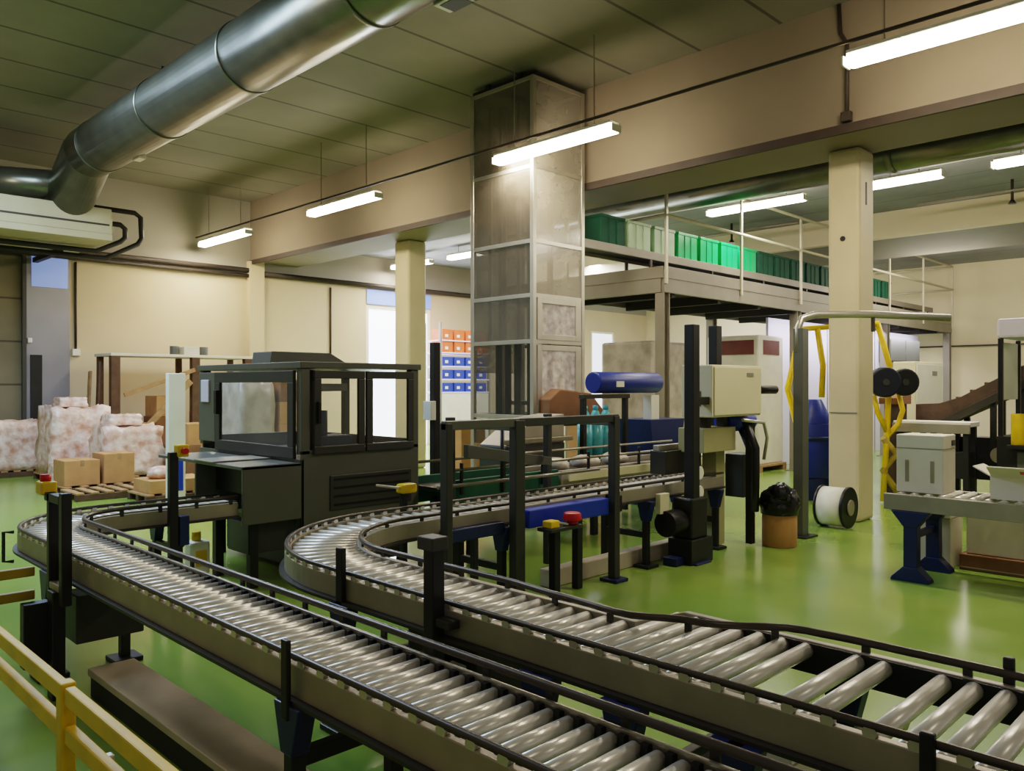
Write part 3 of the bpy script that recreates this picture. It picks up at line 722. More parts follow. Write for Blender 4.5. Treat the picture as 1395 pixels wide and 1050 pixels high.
for x in [MX0+.3+1.5*i for i in range(10)]:
    P('joist', MB().box(x, x+.1, MY0+.06, MY1-.06, MZ-.3, MZ-.14), 'deck', t, 0)
for x, y in ((MX0+.09, MY0+.1), (16.4, MY0+.1), (21.4, MY0+.1), (MX1-.1, MY0+.1), (MX0+.09, MY1-.1), (16.4, MY1-.1), (21.4, MY1-.1), (MX1-.1, MY1-.1)):
    q = P('column', MB().box(x-.08, x+.08, y-.02, y+.02, .02, MZ-.24).box(x-.09, x-.07, y-.09, y+.09, .02, MZ-.24).box(x+.07, x+.09, y-.09, y+.09, .02, MZ-.24), 'steelgrey', t, .003)
    P('base_plate', MB().box(x-.16, x+.16, y-.16, y+.16, 0, .02), 'steelgrey', q)
for i in range(7):
    x = MX0+.02+2.49*i
    P('rail_post', MB().box(x-.03, x+.03, MY0-.045, MY0-.005, MZ-.1, 5.36), 'rail', t)
for y in (MY1-.05,):
    P('rail_post', MB().box(MX0-.03, MX0+.03, y-.03, y+.03, MZ, 5.36), 'rail', t)
for z in (4.66, 5.34):
    P('handrail', MB().tube([(MX0, MY0-.025, z), (MX1, MY0-.025, z)], .03, 10), 'rail', t, 0)
    P('handrail', MB().tube([(MX0, MY0-.025, z), (MX0, MY1, z)], .03, 10), 'rail', t, 0)
    P('handrail', MB().tube([(MX1, MY0-.025, z), (MX1, MY1, z)], .03, 10), 'rail', t, 0)
t = T('crate_conveyor', 'high roller conveyor on the mezzanine carrying green crates from the lift tower', 'conveyor', (18, 8.45, MZ))
P('side_frame', MB().box(9.76, 26.0, 8.18, 8.22, 3.98, 4.12), 'steelgrey', t)
P('side_frame', MB().box(9.76, 26.0, 8.70, 8.74, 3.98, 4.12), 'steelgrey', t)
P('bed', MB().box(9.76, 26.0, 8.22, 8.70, 4.03, 4.09), 'frame_dk', t)
for x in [11.6+2.0*i for i in range(8)]:
    P('leg', MB().box(x-.03, x+.03, 8.18, 8.22, MZ, 3.98).box(x-.03, x+.03, 8.7, 8.74, MZ, 3.98).box(x-.03, x+.03, 8.22, 8.7, 3.75, 3.8), 'frame_dk', t)
def crate(x, m, label):
    z0 = 4.09; z1 = 4.60; y0, y1 = 8.25, 8.66; l = .62
    t = T('plastic_crate', label, 'crate', (x+l/2, 8.455, z0), 'crates on the mezzanine conveyor')
    mb = MB()
    w = .02
    mb.box(x, x+l, y0, y1, z0, z0+w).box(x, x+l, y0, y0+w, z0+w, z1).box(x, x+l, y1-w, y1, z0+w, z1).box(x, x+w, y0+w, y1-w, z0+w, z1).box(x+l-w, x+l, y0+w, y1-w, z0+w, z1)
    P('tub', mb, m, t)
    P('rim', MB().box(x-.012, x+l+.012, y0-.012, y0+.008, z1-.05, z1).box(x-.012, x+l+.012, y1-.008, y1+.012, z1-.05, z1).box(x-.012, x+.008, y0+.008, y1-.008, z1-.05, z1).box(x+l-.008, x+l+.012, y0+.008, y1-.008, z1-.05, z1), m, t)
    P('rib', MB().box(x+.2, x+.22, y0-.012, y0, z0, z1-.05).box(x+.4, x+.42, y0-.012, y0, z0, z1-.05), m, t, 0)
    return t
ordn = ['first', 'second', 'third', 'fourth', 'fifth', 'sixth', 'seventh', 'eighth', 'ninth', 'tenth', 'eleventh', 'twelfth', 'thirteenth', 'fourteenth', 'fifteenth', 'sixteenth', 'seventeenth', 'eighteenth', 'nineteenth', 'twentieth', 'twenty first']
protos = {}
kinds = ['green_d', 'green_p', 'green_p', 'green', 'green']+['green', 'green', 'green_d', 'green_d']+['green_d']*8
desc = {'green_d': 'dark green', 'green_p': 'pale washed green', 'green': 'vivid bright green'}
for i, k in enumerate(kinds):
    x = 10.30+.745*i
    lb = '%s crate, %s from the lift tower in the mezzanine row' % (desc[k], ordn[i])
    if k not in protos: protos[k] = (crate(x, k, lb), x)
    else: dup(protos[k][0], (x-protos[k][1], 0, 0), lb)

# ------------------------------------------------------------------ case sealer cluster on the right
t = T('case_sealer', 'taping machine with tall black posts and raised cream control cabinet', 'machine', (7.9, 4.8, 0))
P('post', MB().box(7.06, 7.18, 4.47, 4.58, .02, 2.42), 'black', t)
P('post', MB().box(8.36, 8.48, 4.98, 5.09, .02, 2.5), 'black', t)
P('post', MB().box(8.30, 8.38, 4.50, 4.58, .02, 1.4), 'black', t)
P('foot', MB().box(6.98, 7.26, 4.38, 4.66, 0, .02), 'navy', t)
P('stand', MB().box(7.95, 8.13, 4.74, 4.92, .02, 1.1), 'beige_d', t)
P('stand_box', MB().box(7.50, 8.16, 4.62, 4.94, 1.08, 1.34), 'beige_d', t)
P('carriage', MB().box(7.2, 7.9, 4.9, 5.1, .85, 1.1), 'frame_dk', t)
P('top_belt', MB().box(7.2, 8.3, 4.98, 5.06, 1.1, 1.16), 'frame', t)
cab = P('control_cabinet', MB().box(7.50, 8.55, 4.52, 4.90, 1.46, 2.02), 'beige', t, .012)
P('cabinet_door', MB().box(7.525, 8.53, 4.505, 4.52, 1.48, 2.0), 'beige', cab, .008)
P('name_plate', MB().box(8.2, 8.34, 4.498, 4.505, 1.9, 1.94), 'steelgrey', cab, 0)
P('vent_grille', MB().box(7.49, 7.50, 4.66, 4.76, 1.58, 1.74), 'carton_d', cab, 0)
P('cabinet_arm', MB().box(7.18, 7.50, 4.55, 4.65, 1.6, 1.68), 'black', t)
for x in (7.7, 8.05): P('cabinet_stay', MB().box(x, x+.08, 4.7, 4.8, 1.34, 1.46), 'frame_dk', t)
P('push_cylinder', MB().cyl((8.55, 4.7, 1.75), (9.05, 4.6, 1.75), .05), 'blackp', t, 0)
P('blue_motor', MB().cyl((8.15, 4.78, 1.38), (8.75, 4.78, 1.38), .11, 18), 'blue', t)
P('flap_wheels', MB().cyl((7.24, 4.5, .9), (7.24, 4.56, .9), .07).cyl((7.24, 4.5, .7), (7.24, 4.56, .7), .07).cyl((7.24, 4.5, .5), (7.24, 4.56, .5), .07), 'white', t)
P('cable_bundle', MB().tube([(8.25, 4.55, 1.4), (8.3, 4.45, 1.1), (8.24, 4.42, .8), (8.3, 4.46, .4)], .045, 10).tube([(8.45, 4.7, 1.3), (8.55, 4.62, 1.0), (8.5, 4.6, .75)], .05, 10), 'blackp', t, 0)
P('valve_block', MB().box(8.5, 8.85, 4.72, 4.95, .5, 1.0), 'charcoal2', t)
P('hose', MB().tube([(8.1, 4.5, 1.42), (8.5, 4.46, 1.38), (8.62, 4.48, 1.2), (8.58, 4.5, .95)], .02, 8), 'clip', t, 0)

t = T('waste_bin', 'brown cardboard bin with black bag in front of the blue drum', 'bin', (8.56, 4.42, 0))
P('drum', MB().cyl((8.56, 4.30, 0), (8.56, 4.30, .43), .19, 28), 'carton', t, .01)
P('black_bag', MB().cyl((8.56, 4.30, .36), (8.56, 4.30, .50), .205, 20, .215, True).blob((8.56, 4.30, .50), .215, .215, .17, .12, 3, 5).blob((8.46, 4.24, .60), .11, .12, .12, .15, 3, 9), 'bag', t, 0)

t = T('pipe_stand', 'dark grey upright with pale pipe bending over the big column', 'pipe', (9.3, 4.37, 0))
P('upright', MB().box(9.18, 9.34, 4.32, 4.44, .02, 2.48), 'charcoal', t)
P('base_plate', MB().box(9.1, 9.42, 4.24, 4.52, 0, .02), 'black', t)
P('overhead_pipe', MB().tube([(9.22, 4.40, 2.2), (9.22, 4.40, 2.48), (9.28, 4.38, 2.6), (9.42, 4.28, 2.65), (10.0, 3.83, 2.66), (10.8, 3.21, 2.63)], .045, 12), 'alu', t, 0)
P('end_bracket', MB().box(9.98, 10.02, 3.80, 3.84, 2.45, 2.62), 'conduit', t)

t = T('strapping_reel', 'white reel of strapping with black flange standing by the column foot', 'reel', (10.2, 4.35, 0))
P('winding', MB().cyl((10.2, 4.22, .26), (10.2, 4.52, .26), .245, 32), 'white', t, 0)
P('flange', MB().cyl((10.2, 4.18, .26), (10.2, 4.215, .26), .26, 32), 'blackp', t, .004)
P('flange', MB().cyl((10.2, 4.525, .26), (10.2, 4.55, .26), .26, 32), 'blackp', t, .004)
P('core', MB().cyl((10.2, 4.16, .26), (10.2, 4.18, .26), .1, 24), 'frame', t)

t = T('blue_drum', 'tall blue cylinder drum left of the big column', 'drum', (12.5, 5.68, 0))
P('body', MB().cyl((12.5, 5.68, .35), (12.5, 5.68, 1.2), .28, 32), 'navy2', t, .01)
P('top_cone', MB().cyl((12.5, 5.68, 1.2), (12.5, 5.68, 1.58), .28, 32, .10), 'navy2', t, .01)
P('stand', MB().cyl((12.5, 5.68, 0), (12.5, 5.68, .35), .25, 24), 'navy', t)
P('band', MB().cyl((12.5, 5.68, .95), (12.5, 5.68, 1.0), .31, 32), 'navy', t, 0)

# yellow strap frame behind column
t = T('strapping_arch', 'yellow zigzag strapping frame standing behind the big column', 'frame', (12.3, 5.0, 0))
def fr(u, z):   # frame plane is turned towards the aisle
    return (12.3+u*.80, 5.05-u*.60, z)
P('left_upright', MB().tube([fr(-.78, 2.65), fr(-1.0, 1.75), fr(-.78, .95), fr(-.78, .03)], .045, 10), 'yellow', t, 0)
P('left_brace', MB().tube([fr(-.52, 2.66), fr(-.43, 2.1), fr(-.45, 1.62)], .045, 10), 'yellow', t, 0)
P('right_upright', MB().tube([fr(.46, 2.75), fr(.66, 2.1), fr(.62, 1.1), fr(.55, .03)], .045, 10), 'yellow', t, 0)
P('left_strand', MB().tube([fr(.40, 1.66), fr(.46, 1.4), fr(.62, 1.08)], .04, 10), 'yellow', t, 0)
P('right_strand', MB().tube([fr(.80, 1.70), fr(.88, 1.42), fr(.80, 1.2), fr(.62, 1.02)], .04, 10), 'yellow', t, 0)
P('top_bar', MB().tube([fr(-.78, 2.65), fr(.48, 2.75)], .04, 10), 'yellow', t, 0)
P('yellow_chain', MB().tube([fr(.55, 1.0), fr(.78, .75), fr(.55, .5), fr(.75, .22), fr(.85, .05)], .05, 10), 'olive', t, 0)
for j, (u, lb) in enumerate(((.52, 'left black cable coil hanging on the yellow frame'), (.86, 'right black cable coil hanging on the yellow frame'))):
    q = T('cable_coil', lb, 'coil', fr(u, 1.85), 'coils on the yellow frame')
    c = Vector(fr(u, 1.85)); n = Vector((-.80, -.60, 0))
    e = Vector((.6, -.8, 0))
    e = Vector((.80, -.60, 0))
    P('coil', MB().cyl(c+n*(.24-.06*j), c+n*.06, .23-.02*j, 24), ('navy_d', 'blackp')[j], q, .03)
    P('coil_hub', MB().cyl(c+n*(.26-.06*j), c+n*(.24-.06*j), .05, 16), 'charcoal2', q, 0)

# right hand roller table
t = T('roller_table', 'short roller table with dark blue legs at the right edge', 'conveyor', (8.2, 2, 0))
P('side_frame', MB().box(7.84, 7.89, .6, 2.9, .64, .79), 'frame', t)
P('side_frame', MB().box(8.47, 8.52, .6, 2.9, .64, .79), 'frame', t)
P('end_plate', MB().box(7.89, 8.47, 2.86, 2.9, .64, .76), 'frame', t)
spots = [(8.18, 2.78-.12*i, -PI/2) for i in range(18)]
rollers(t, spots, .032, .77, [.56]*18, [0]*18)
for y in (2.66, 1.45):
    for x in (7.88, 8.48):
        q = P('leg', MB().box(x-.05, x+.05, y-.06, y+.06, .04, .64), 'navy', t)
        P('foot_plate', MB().prism([(y-.17, 0), (y+.17, 0), (y+.16, .03), (y+.06, .13), (y-.06, .13), (y-.16, .03)], 0, x-.07, x+.07), 'navy', q)
        P('bracket', MB().prism([(y-.17, .64), (y+.17, .64), (y+.06, .50), (y-.06, .50)], 0, x-.06, x+.06), 'navy', q)
    P('cross_bar', MB().box(7.93, 8.43, y-.025, y+.025, .38, .44), 'navy', t)
def carton(x0, x1, y0, y1, z0, z1, m, label, group=None, slots=False, open_top=False):
    t = T('carton', label, 'box', ((x0+x1)/2, (y0+y1)/2, z0), group)
    if open_top:
        w = .012
        P('body', MB().box(x0, x1, y0, y1, z0, z0+w).box(x0, x0+w, y0, y1, z0+w, z1).box(x1-w, x1, y0, y1, z0+w, z1).box(x0+w, x1-w, y0, y0+w, z0+w, z1).box(x0+w, x1-w, y1-w, y1, z0+w, z1), m, t, .003)
        P('flap', MB().bar((x0+.005, (y0+y1)/2, z1), (x0-.16, (y0+y1)/2, z1+.1), y1-y0-.02, .01), m, t, 0)
        P('flap', MB().bar(((x0+x1)/2, y1-.005, z1), ((x0+x1)/2, y1+.14, z1+.08), x1-x0-.02, .01), m, t, 0)
    else:
        P('body', MB().box(x0, x1, y0, y1, z0, z1), m, t, .008)
        P('lid_seam', MB().box(x0-.004, x0, y0+.005, y1-.005, z1-.13, z1-.12).box(x0+.005, x1-.005, y0-.004, y0, z1-.13, z1-.12), 'frame', t, 0)
    if slots:
        for y in (y0+.08, y1-.11): P('hand_slot', MB().box(x0-.005, x0, y, y+.03, z0+.1, z0+.3), 'frame', t, 0)
    return t
ct = carton(7.97, 8.32, 2.42, 2.83, .803, 1.34, 'carton_w', 'tall white carton with hand slots standing on the roller table', None, True)
P('printed_mark', MB().box(8.2, 8.28, 2.412, 2.42, 1.24, 1.29), 'charcoal2', ct, 0)
ct = carton(8.0, 8.34, 1.62, 2.05, .803, 1.0, 'carton_w', 'open white carton with pink label on the roller table', None, False, True)
P('pink_label', MB().bar((7.93, 1.72, 1.045), (7.86, 1.72, 1.09), .16, .012), 'pink', ct, 0, 'pink printed label')
carton(8.62, 8.98, 2.55, 2.95, 0, .62, 'carton_w', 'white carton with hand slot on the floor behind the table legs', None, True)
carton(8.75, 9.3, 1.9, 2.45, .16, .70, 'carton_w', 'larger white carton under the roller table stacked on a brown box')
carton(8.70, 9.32, 1.9, 2.50, 0, .155, 'carton_d', 'flat brown box on the floor under the white carton')

# white carton on floor beneath the second conveyor
carton(3.4, 3.75, 1.65, 2.0, 0, .24, 'carton_w', 'white box on the floor showing below the second conveyor at bottom right')

# right background: inclined conveyor and machine
t = T('inclined_conveyor', 'inclined dark brown belt conveyor at the right behind the table', 'conveyor', (14.2, 4.0, 0))
P('incline_belt', MB().prism([(4.6, 1.18), (4.2, 1.18), (3.1, 1.74), (3.1, 2.10), (3.95, 1.62), (4.25, 1.52), (4.6, 1.50)], 0, 13.8, 14.4), 'belt', t)
for i in range(5):
    y = 4.0-.2*i
    P('cleat', MB().box(13.82, 14.38, y-.02, y+.02, 1.44+.113*i+.10, 1.44+.113*i+.185), 'belt', t)
P('side_frame', MB().bar((13.77, 4.6, 1.18), (13.77, 4.2, 1.2), .04, .12).bar((13.77, 4.2, 1.2), (13.77, 3.05, 1.84), .04, .12), 'frame_dk', t)
for y in (4.5, 4.0, 3.5, 3.1):
    for x in (13.84, 14.34):
        P('leg', MB().box(x-.04, x+.04, y-.04, y+.04, 0, 1.18+max(0, (4.2-y)*.55)), 'black', t)
P('drive_housing', MB().box(13.9, 14.3, 3.2, 4.4, .35, 1.0), 'black', t)
P('motor', MB().cyl((13.9, 3.4, .75), (13.72, 3.4, .75), .12, 18), 'frame', t)
t = T('roller_table', 'low white topped roller table leading to the inclined belt', 'conveyor', (13.4, 4.2, 0))
P('top_plate', MB().box(13.25, 13.7, 3.65, 4.75, 1.18, 1.25), 'white', t)
P('side_frame', MB().box(13.20, 13.25, 3.65, 4.75, 1.08, 1.22), 'frame', t)
for y in (3.72, 4.66):
    for x in (13.3, 13.64): P('leg', MB().box(x-.04, x+.04, y-.04, y+.04, 0, 1.18), 'black', t)
P('lower_shelf', MB().box(13.28, 13.66, 3.70, 4.70, .4, .8), 'black', t)
t = T('labelling_machine', 'black framed machine with white panels and yellow cylinder at right edge', 'machine', (13.0, 3.0, 0))
P('base_cabinet', MB().box(12.6, 13.6, 2.45, 3.15, .02, 1.1), 'black', t)
for x, y in ((12.62, 3.08), (12.62, 2.47), (13.54, 3.08), (13.54, 2.47)):
    P('post', MB().box(x, x+.06, y, y+.06, 1.1, 2.45), 'blackp', t)
P('white_head', MB().box(12.6, 13.6, 2.45, 3.15, 2.45, 2.72), 'lav', t, .04)
P('white_panel', MB().box(12.7, 13.5, 3.1, 3.13, 1.6, 2.4), 'white', t)
P('black_slot', MB().box(12.59, 12.6, 2.7, 2.9, .3, .9), 'charcoal', t)
P('yellow_cylinder', MB().cyl((12.5, 2.86, 1.0), (12.5, 2.86, 1.42), .09, 20), 'yellow', t)
P('cylinder_shelf', MB().box(12.38, 12.6, 2.74, 2.98, .95, 1.0), 'black', t)

# under-mezzanine enclosure at right
t = T('storage_partition', 'lavender white partition panel under the right end of the mezzanine', 'partition', (20, 7.6, 0))
P('panel', MB().box(16.6, 26.0, 8.6, 8.66, 0, 3.3), 'lav', t)
P('panel_seam', MB().box(19.6, 19.64, 8.59, 8.6, 0, 3.3).box(22.6, 22.64, 8.59, 8.6, 0, 3.3), 'steelgrey', t, 0)
t = T('wall_cabinet', 'dark grey double door cabinet on the lavender partition', 'cabinet', (24, 8.4, 2.45))
P('body', MB().box(22.9, 25.2, 8.30, 8.585, 2.45, 3.1), 'charcoal', t)
P('door', MB().box(22.93, 24.03, 8.28, 8.30, 2.48, 3.07), 'charcoal', t)
P('door', MB().box(24.07, 25.17, 8.28, 8.30, 2.48, 3.07), 'charcoal', t)
t = T('electrical_cabinet', 'cream electrical cabinet standing right of the yellow frame', 'cabinet', (15.5, 5.6, 0))
P('body', MB().box(14.9, 16.3, 4.97, 5.35, .1, 2.22), 'beige', t, .015)
P('door', MB().box(14.93, 16.27, 4.95, 4.97, .2, 2.18), 'white', t)
P('plinth', MB().box(14.92, 16.28, 4.99, 5.33, 0, .1), 'charcoal2', t)
P('nameplate', MB().box(15.7, 15.95, 4.945, 4.95, 1.98, 2.06), 'steelgrey', t, 0)
t = T('control_pedestal', 'brown control pedestal in front of the cream electrical cabinet', 'pedestal', (13.6, 4.9, 0))
P('column', MB().box(13.55, 13.85, 4.75, 5.0, 0, 1.5), 'belt', t)
P('panel', MB().prism([(13.45, 1.5), (13.9, 1.5), (13.9, 1.75), (13.45, 1.6)], 1, 4.7, 5.05), 'carton_d', t)

# ------------------------------------------------------------------ middle background
t = T('pallet_load', 'grey stretch wrapped pallet load behind the blue motor', 'pallet load', (13.4, 9.5, 0))
P('wrapped_goods', MB().box(12.6, 13.9, 8.9, 10.1, .15, 2.65), 'wrap_g', t, .05)
P('pallet', MB().box(12.55, 13.95, 8.85, 10.15, .1, .15).box(12.55, 12.7, 8.85, 10.15, 0, .1).box(13.2, 13.35, 8.85, 10.15, 0, .1).box(13.8, 13.95, 8.85, 10.15, 0, .1), 'wood', t)
t = T('pallet_load', 'pale carton stack with dark red printed band under the mezzanine', 'pallet load', (16, 8, 0))
P('carton_stack', MB().box(15.4, 16.5, 8.2, 9.4, .15, 2.85), 'carton_w', t, .03)
P('printed_band', MB().box(15.39, 15.4, 8.3, 9.2, 2.45, 2.75).box(15.6, 16.3, 8.19, 8.2, 2.45, 2.75), 'maroon', t, 0, 'dark red printed band')
P('pallet', MB().box(15.35, 16.55, 8.15, 9.45, .1, .15).box(15.35, 15.5, 8.15, 9.45, 0, .1).box(16.4, 16.55, 8.15, 9.45, 0, .1), 'wood', t)
t = T('film_stand', 'black stand with horizontal bright blue motor drum in the middle distance', 'stand', (8.8, 6.9, 0))
for x in (8.42, 9.35):
    P('post', MB().box(x-.035, x+.035, 7.02, 7.09, .02, 1.66), 'black', t)
P('shelf', MB().box(8.38, 9.4, 6.98, 7.35, .74, .78), 'black', t)
P('top_bar', MB().box(8.38, 9.4, 7.0, 7.1, 1.62, 1.68), 'frame_dk', t)
P('rear_post', MB().box(8.385, 8.455, 7.28, 7.35, .02, .74), 'black', t)
P('rear_post', MB().box(9.315, 9.385, 7.28, 7.35, .02, .74), 'black', t)
P('motor_drum', MB().cyl((8.62, 7.05, 1.84), (10.1, 7.05, 1.84), .15, 24), 'navy2', t, .02)
P('motor_label', MB().box(8.95, 9.12, 6.893, 6.905, 1.78, 1.86), 'white', t, 0)
for i in range(3):
    one('water_bottle', MB().cyl((8.58+.23*i, 7.16, .781), (8.58+.23*i, 7.16, 1.32), .105, 20).cyl((8.58+.23*i, 7.16, 1.32), (8.58+.23*i, 7.16, 1.46), .105, 20, .035).cyl((8.58+.23*i, 7.16, 1.46), (8.58+.23*i, 7.16, 1.52), .04, 14), 'turq',
        ('left turquoise bottle on the black stand shelf', 'middle turquoise bottle on the black stand shelf', 'right turquoise bottle on the black stand shelf')[i], 'bottle', (8.58+.23*i, 7.16, .78), 'turquoise bottles', 0)
t = T('blue_hopper', 'blue hopper machine right of the mezzanine steel column', 'hopper', (10.2, 6.9, 0))
P('hopper', MB().prism([(9.85, .7), (10.5, .7), (10.65, 1.3), (9.75, 1.3)], 1, 6.9, 7.5), 'navy', t)
P('stand', MB().box(9.95, 10.4, 7.0, 7.4, 0, .7), 'navy', t)
P('sight_tube', MB().box(9.85, 10.05, 6.95, 7.1, 1.3, 1.66), 'white', t)

# crate stacks in front of far door
t0 = None
cols = [('orange', 'orange'), ('orange', 'orange'), ('bluecrate', 'blue'), ('bluecrate', 'blue'), ('lav', 'white'), ('bluecrate', 'blue')]
rowname = ['bottom', 'second lowest', 'third', 'fourth', 'fifth', 'top']
t = T('crate_rack', 'tall grey rack of stacked crates far behind the charcoal machine', 'rack', (15.6, 17.9, 0))
for x in (14.72, 16.6):
    P('upright', MB().box(x-.03, x+.03, 17.55, 17.63, 0, 3.6), 'steelgrey', t); P('rear_upright', MB().box(x-.03, x+.03, 18.25, 18.33, 0, 3.6), 'steelgrey', t)
levels = [1.62, 1.99, 2.36, 2.75, 3.10]
for z in levels: P('shelf', MB().box(14.72, 16.6, 17.55, 18.33, z-.04, z), 'lav', t)
P('lower_panel', MB().box(14.75, 16.57, 17.56, 17.6, .05, 1.56), 'carton_w', t)
lv = ['blue', 'blue', 'blue', 'orange', 'orange']; lm = ['bluecrate', 'bluecrate', 'bluecrate', 'orange', 'orange']
pos = ['leftmost', 'second', 'third', 'fourth']
lname = ['lowest shelf', 'second shelf up', 'middle shelf', 'fourth shelf up', 'top shelf']
for j, z in enumerate(levels):
    h = .26 if j < 3 else .31
    base = None
    for i in range(4):
        x = 14.80+.44*i
        lb = '%s %s crate on the %s of the distant rack' % (pos[i], lv[j], lname[j])
        if base is None:
            base = T('storage_crate', lb, 'crate', (x, 17.6, z), 'crates on the distant rack')
            P('body', MB().box(x, x+.38, 17.58, 18.1, z, z+h), lm[j], base, .01)
            P('front_label', MB().box(x+.09, x+.2, 17.573, 17.58, z+.08, z+.16), 'white', base, 0)
        else:
            dup(base, (.44*i, 0, 0), lb)

# ------------------------------------------------------------------ left background: pallets and goods
def pallet(x, y, label, sx=1.2, sy=.8, z=0, group='pallets on the green floor'):
    t = T('pallet', label, 'pallet', (x, y, z), group)
    for i in range(3):
        yy = y-sy/2+.05+(sy-.1)/2*i
        P('runner', MB().box(x-sx/2, x+sx/2, yy-.05, yy+.05, z, z+.1), 'wood_d', t)
    for i in range(5):
        xx = x-sx/2+.06+(sx-.12)/4*i
        P('top_board', MB().box(xx-.06, xx+.06, y-sy/2, y+sy/2, z+.1, z+.13), 'wood', t)
    return t
def load(x, y, sx, sy, h, m, label, seed, cat='pallet load'):
    o = one('wrapped_goods', lumpy(x, y, .131, sx, sy, h, seed), m, label, cat, (x, y, .131), None, 0)
    return o
def lumpy(x, y, z, sx, sy, h, seed):
    mb = MB(); rd = random.Random(seed)
    nx, ny, nz = 8, 6, 7
    bm = mb.bm
    r = bmesh.ops.create_cube(bm, size=1)
    bmesh.ops.subdivide_edges(bm, edges=bm.edges[:], cuts=6, use_grid_fill=True)
    for v in bm.verts:
        top = v.co.z > .1
        k = 1+rd.uniform(-.06, .05)
        if v.co.z > -.49:
            v.co.x *= k*(1-.10*(v.co.z+.5)); v.co.y *= k*(1-.10*(v.co.z+.5))
            v.co.z += rd.uniform(-.06, .05) if top else 0
        v.co = Vector((x+v.co.x*sx, y+v.co.y*sy, z+(v.co.z+.5)*h))
    for f in bm.faces: f.smooth = True
    return mb
pallet(4.35, 18.5, 'leftmost pallet under clear wrapped sacks near the shutter', 1.0)
load(4.35, 18.5, .95, .75, .95, 'wrap', 'leftmost low stack of wrapped pale sacks on a pallet', 1)
pallet(5.1, 17.1, 'pallet under the tallest pale pink wrapped stack', 1.2, 1.0)
load(5.1, 17.1, 1.15, .95, 1.25, 'wrap', 'tallest pale pink stretch wrapped stack on a pallet by the wall', 2)
pallet(5.65, 15.95, 'pallet under the sloping pink wrapped heap', 1.2, .9)
load(5.65, 15.95, 1.15, .8, .92, 'wrap', 'sloping pink wrapped heap in front of the tallest stack', 3)
pallet(4.75, 14.9, 'pallet carrying two brown cartons', 1.2, .8)
def gcarton(x, y, z, sx, sy, h, m, label):
    t = T('carton', label, 'box', (x, y, z), 'cartons on the pallets')
    P('body', MB().box(x-sx/2, x+sx/2, y-sy/2, y+sy/2, z, z+h), m, t, .008)
    P('tape', MB().box(x-.03, x+.03, y-sy/2-.002, y+sy/2+.002, z+h-.1, z+h+.002), 'wood', t, 0)
    return t
gcarton(4.46, 14.9, .131, .55, .6, .42, 'carton', 'left brown carton on the pallet before the wrapped heap')
gcarton(5.05, 14.9, .131, .5, .6, .5, 'carton', 'taller right brown carton on the pallet before the wrapped heap')
pallet(4.55, 13.95, 'empty wooden pallet in front of the two brown cartons', 1.0, .8)
pallet(5.3, 13.0, 'nearest pallet with flat brown carton behind the white post', 1.1, .8)
gcarton(5.3, 13.0, .131, .95, .7, .2, 'carton', 'flat brown carton on the nearest pallet by the white post')
one('plastic_bag', MB().blob((5.15, 13.0, .42), .26, .2, .11, .1, 3, 8), 'wrap', 'crumpled pale plastic lying on the flat brown carton', 'bag', (5.15, 13.0, .33), None, 0)
pallet(6.9, 15.2, 'pallet under the brown carton tower behind the white post', 1.2, 1.0)
gcarton(6.6, 15.2, .131, .55, .8, .55, 'carton_d', 'lower left dark brown carton behind the white post')
gcarton(7.2, 15.2, .131, .55, .8, .6, 'carton', 'lower right brown carton behind the white post')
gcarton(6.6, 15.2, .684, .5, .7, .4, 'carton', 'upper left brown carton stacked behind the white post')
gcarton(7.2, 15.2, .734, .55, .7, .45, 'carton', 'upper right carton stacked beside the machine window')
gcarton(7.2, 15.2, 1.187, .5, .65, .4, 'carton', 'topmost brown carton beside the charcoal machine')
pallet(6.5, 12.1, 'pallet under the carton column seen through the machine window', 1.3, .9)
load(6.12, 12.1, .6, .8, 1.78, 'wrap_g', 'tall grey wrapped stack seen through the front machine window', 7)
for k in range(5):
    gcarton(6.80, 12.1, .131+.352*k, .62, .8, .35, ('carton', 'carton_d', 'carton', 'carton', 'carton_d')[k],
            ('bottom', 'second lowest', 'middle', 'second highest', 'topmost')[k]+' brown carton of the column seen through the machine window')
for k, (x, y, z, sx, sy, h, lb) in enumerate(((4.75, 16.38, .0, .6, .4, .36, 'low pale parcel at the left foot of the tallest wrapped stack'), 
        (5.55, 15.95, 1.06, .6, .5, .2, 'flat pale parcel on top of the sloping pink heap'), (5.0, 17.1, 1.39, .5, .5, .18, 'flat pale parcel on top of the tallest wrapped stack'), )):
    one('wrapped_parcel', lumpy(x, y, z, sx, sy, h, 20+k), 'wrap', lb, 'parcel', (x, y, z), 'parcels by the wall', 0)
t = T('wooden_rack', 'rough rack frame of dark uprights with leaning planks against the cream wall', 'rack', (6.6, 16.9, 0))
for x in (6.05, 7.75, 9.0):
    P('upright', MB().box(x-.09, x+.09, 17.7, 17.85, 0, 2.42), 'wood_d', t)
    P('rear_upright', MB().box(x-.06, x+.06, 18.6, 18.7, 0, 2.42), 'wood_d', t)
P('top_shelf', MB().box(5.95, 9.1, 17.7, 18.7, 2.42, 2.48), 'carton_w', t)
P('lower_shelf', MB().box(5.95, 9.1, 17.7, 18.7, .45, .5), 'wood_d', t)
P('diagonal_brace', MB().bar((6.25, 17.64, .5), (7.6, 17.64, 1.9), .05, .13), 'wood', t)
P('cross_brace', MB().bar((6.2, 17.66, 1.6), (7.7, 17.66, 2.15), .04, .09), 'wood', t)
for i, (x, lb) in enumerate(((6.95, 'left small dark tin on top of the wooden rack'), (7.6, 'right small dark tin on top of the wooden rack'))):
    one('paint_tin', MB().cyl((x+.4, 17.9, 2.481), (x+.4, 17.9, 2.67), .1, 16), 'charcoal', lb, 'tin', (x+.4, 17.9, 2.481), 'tins on the rack', .006)
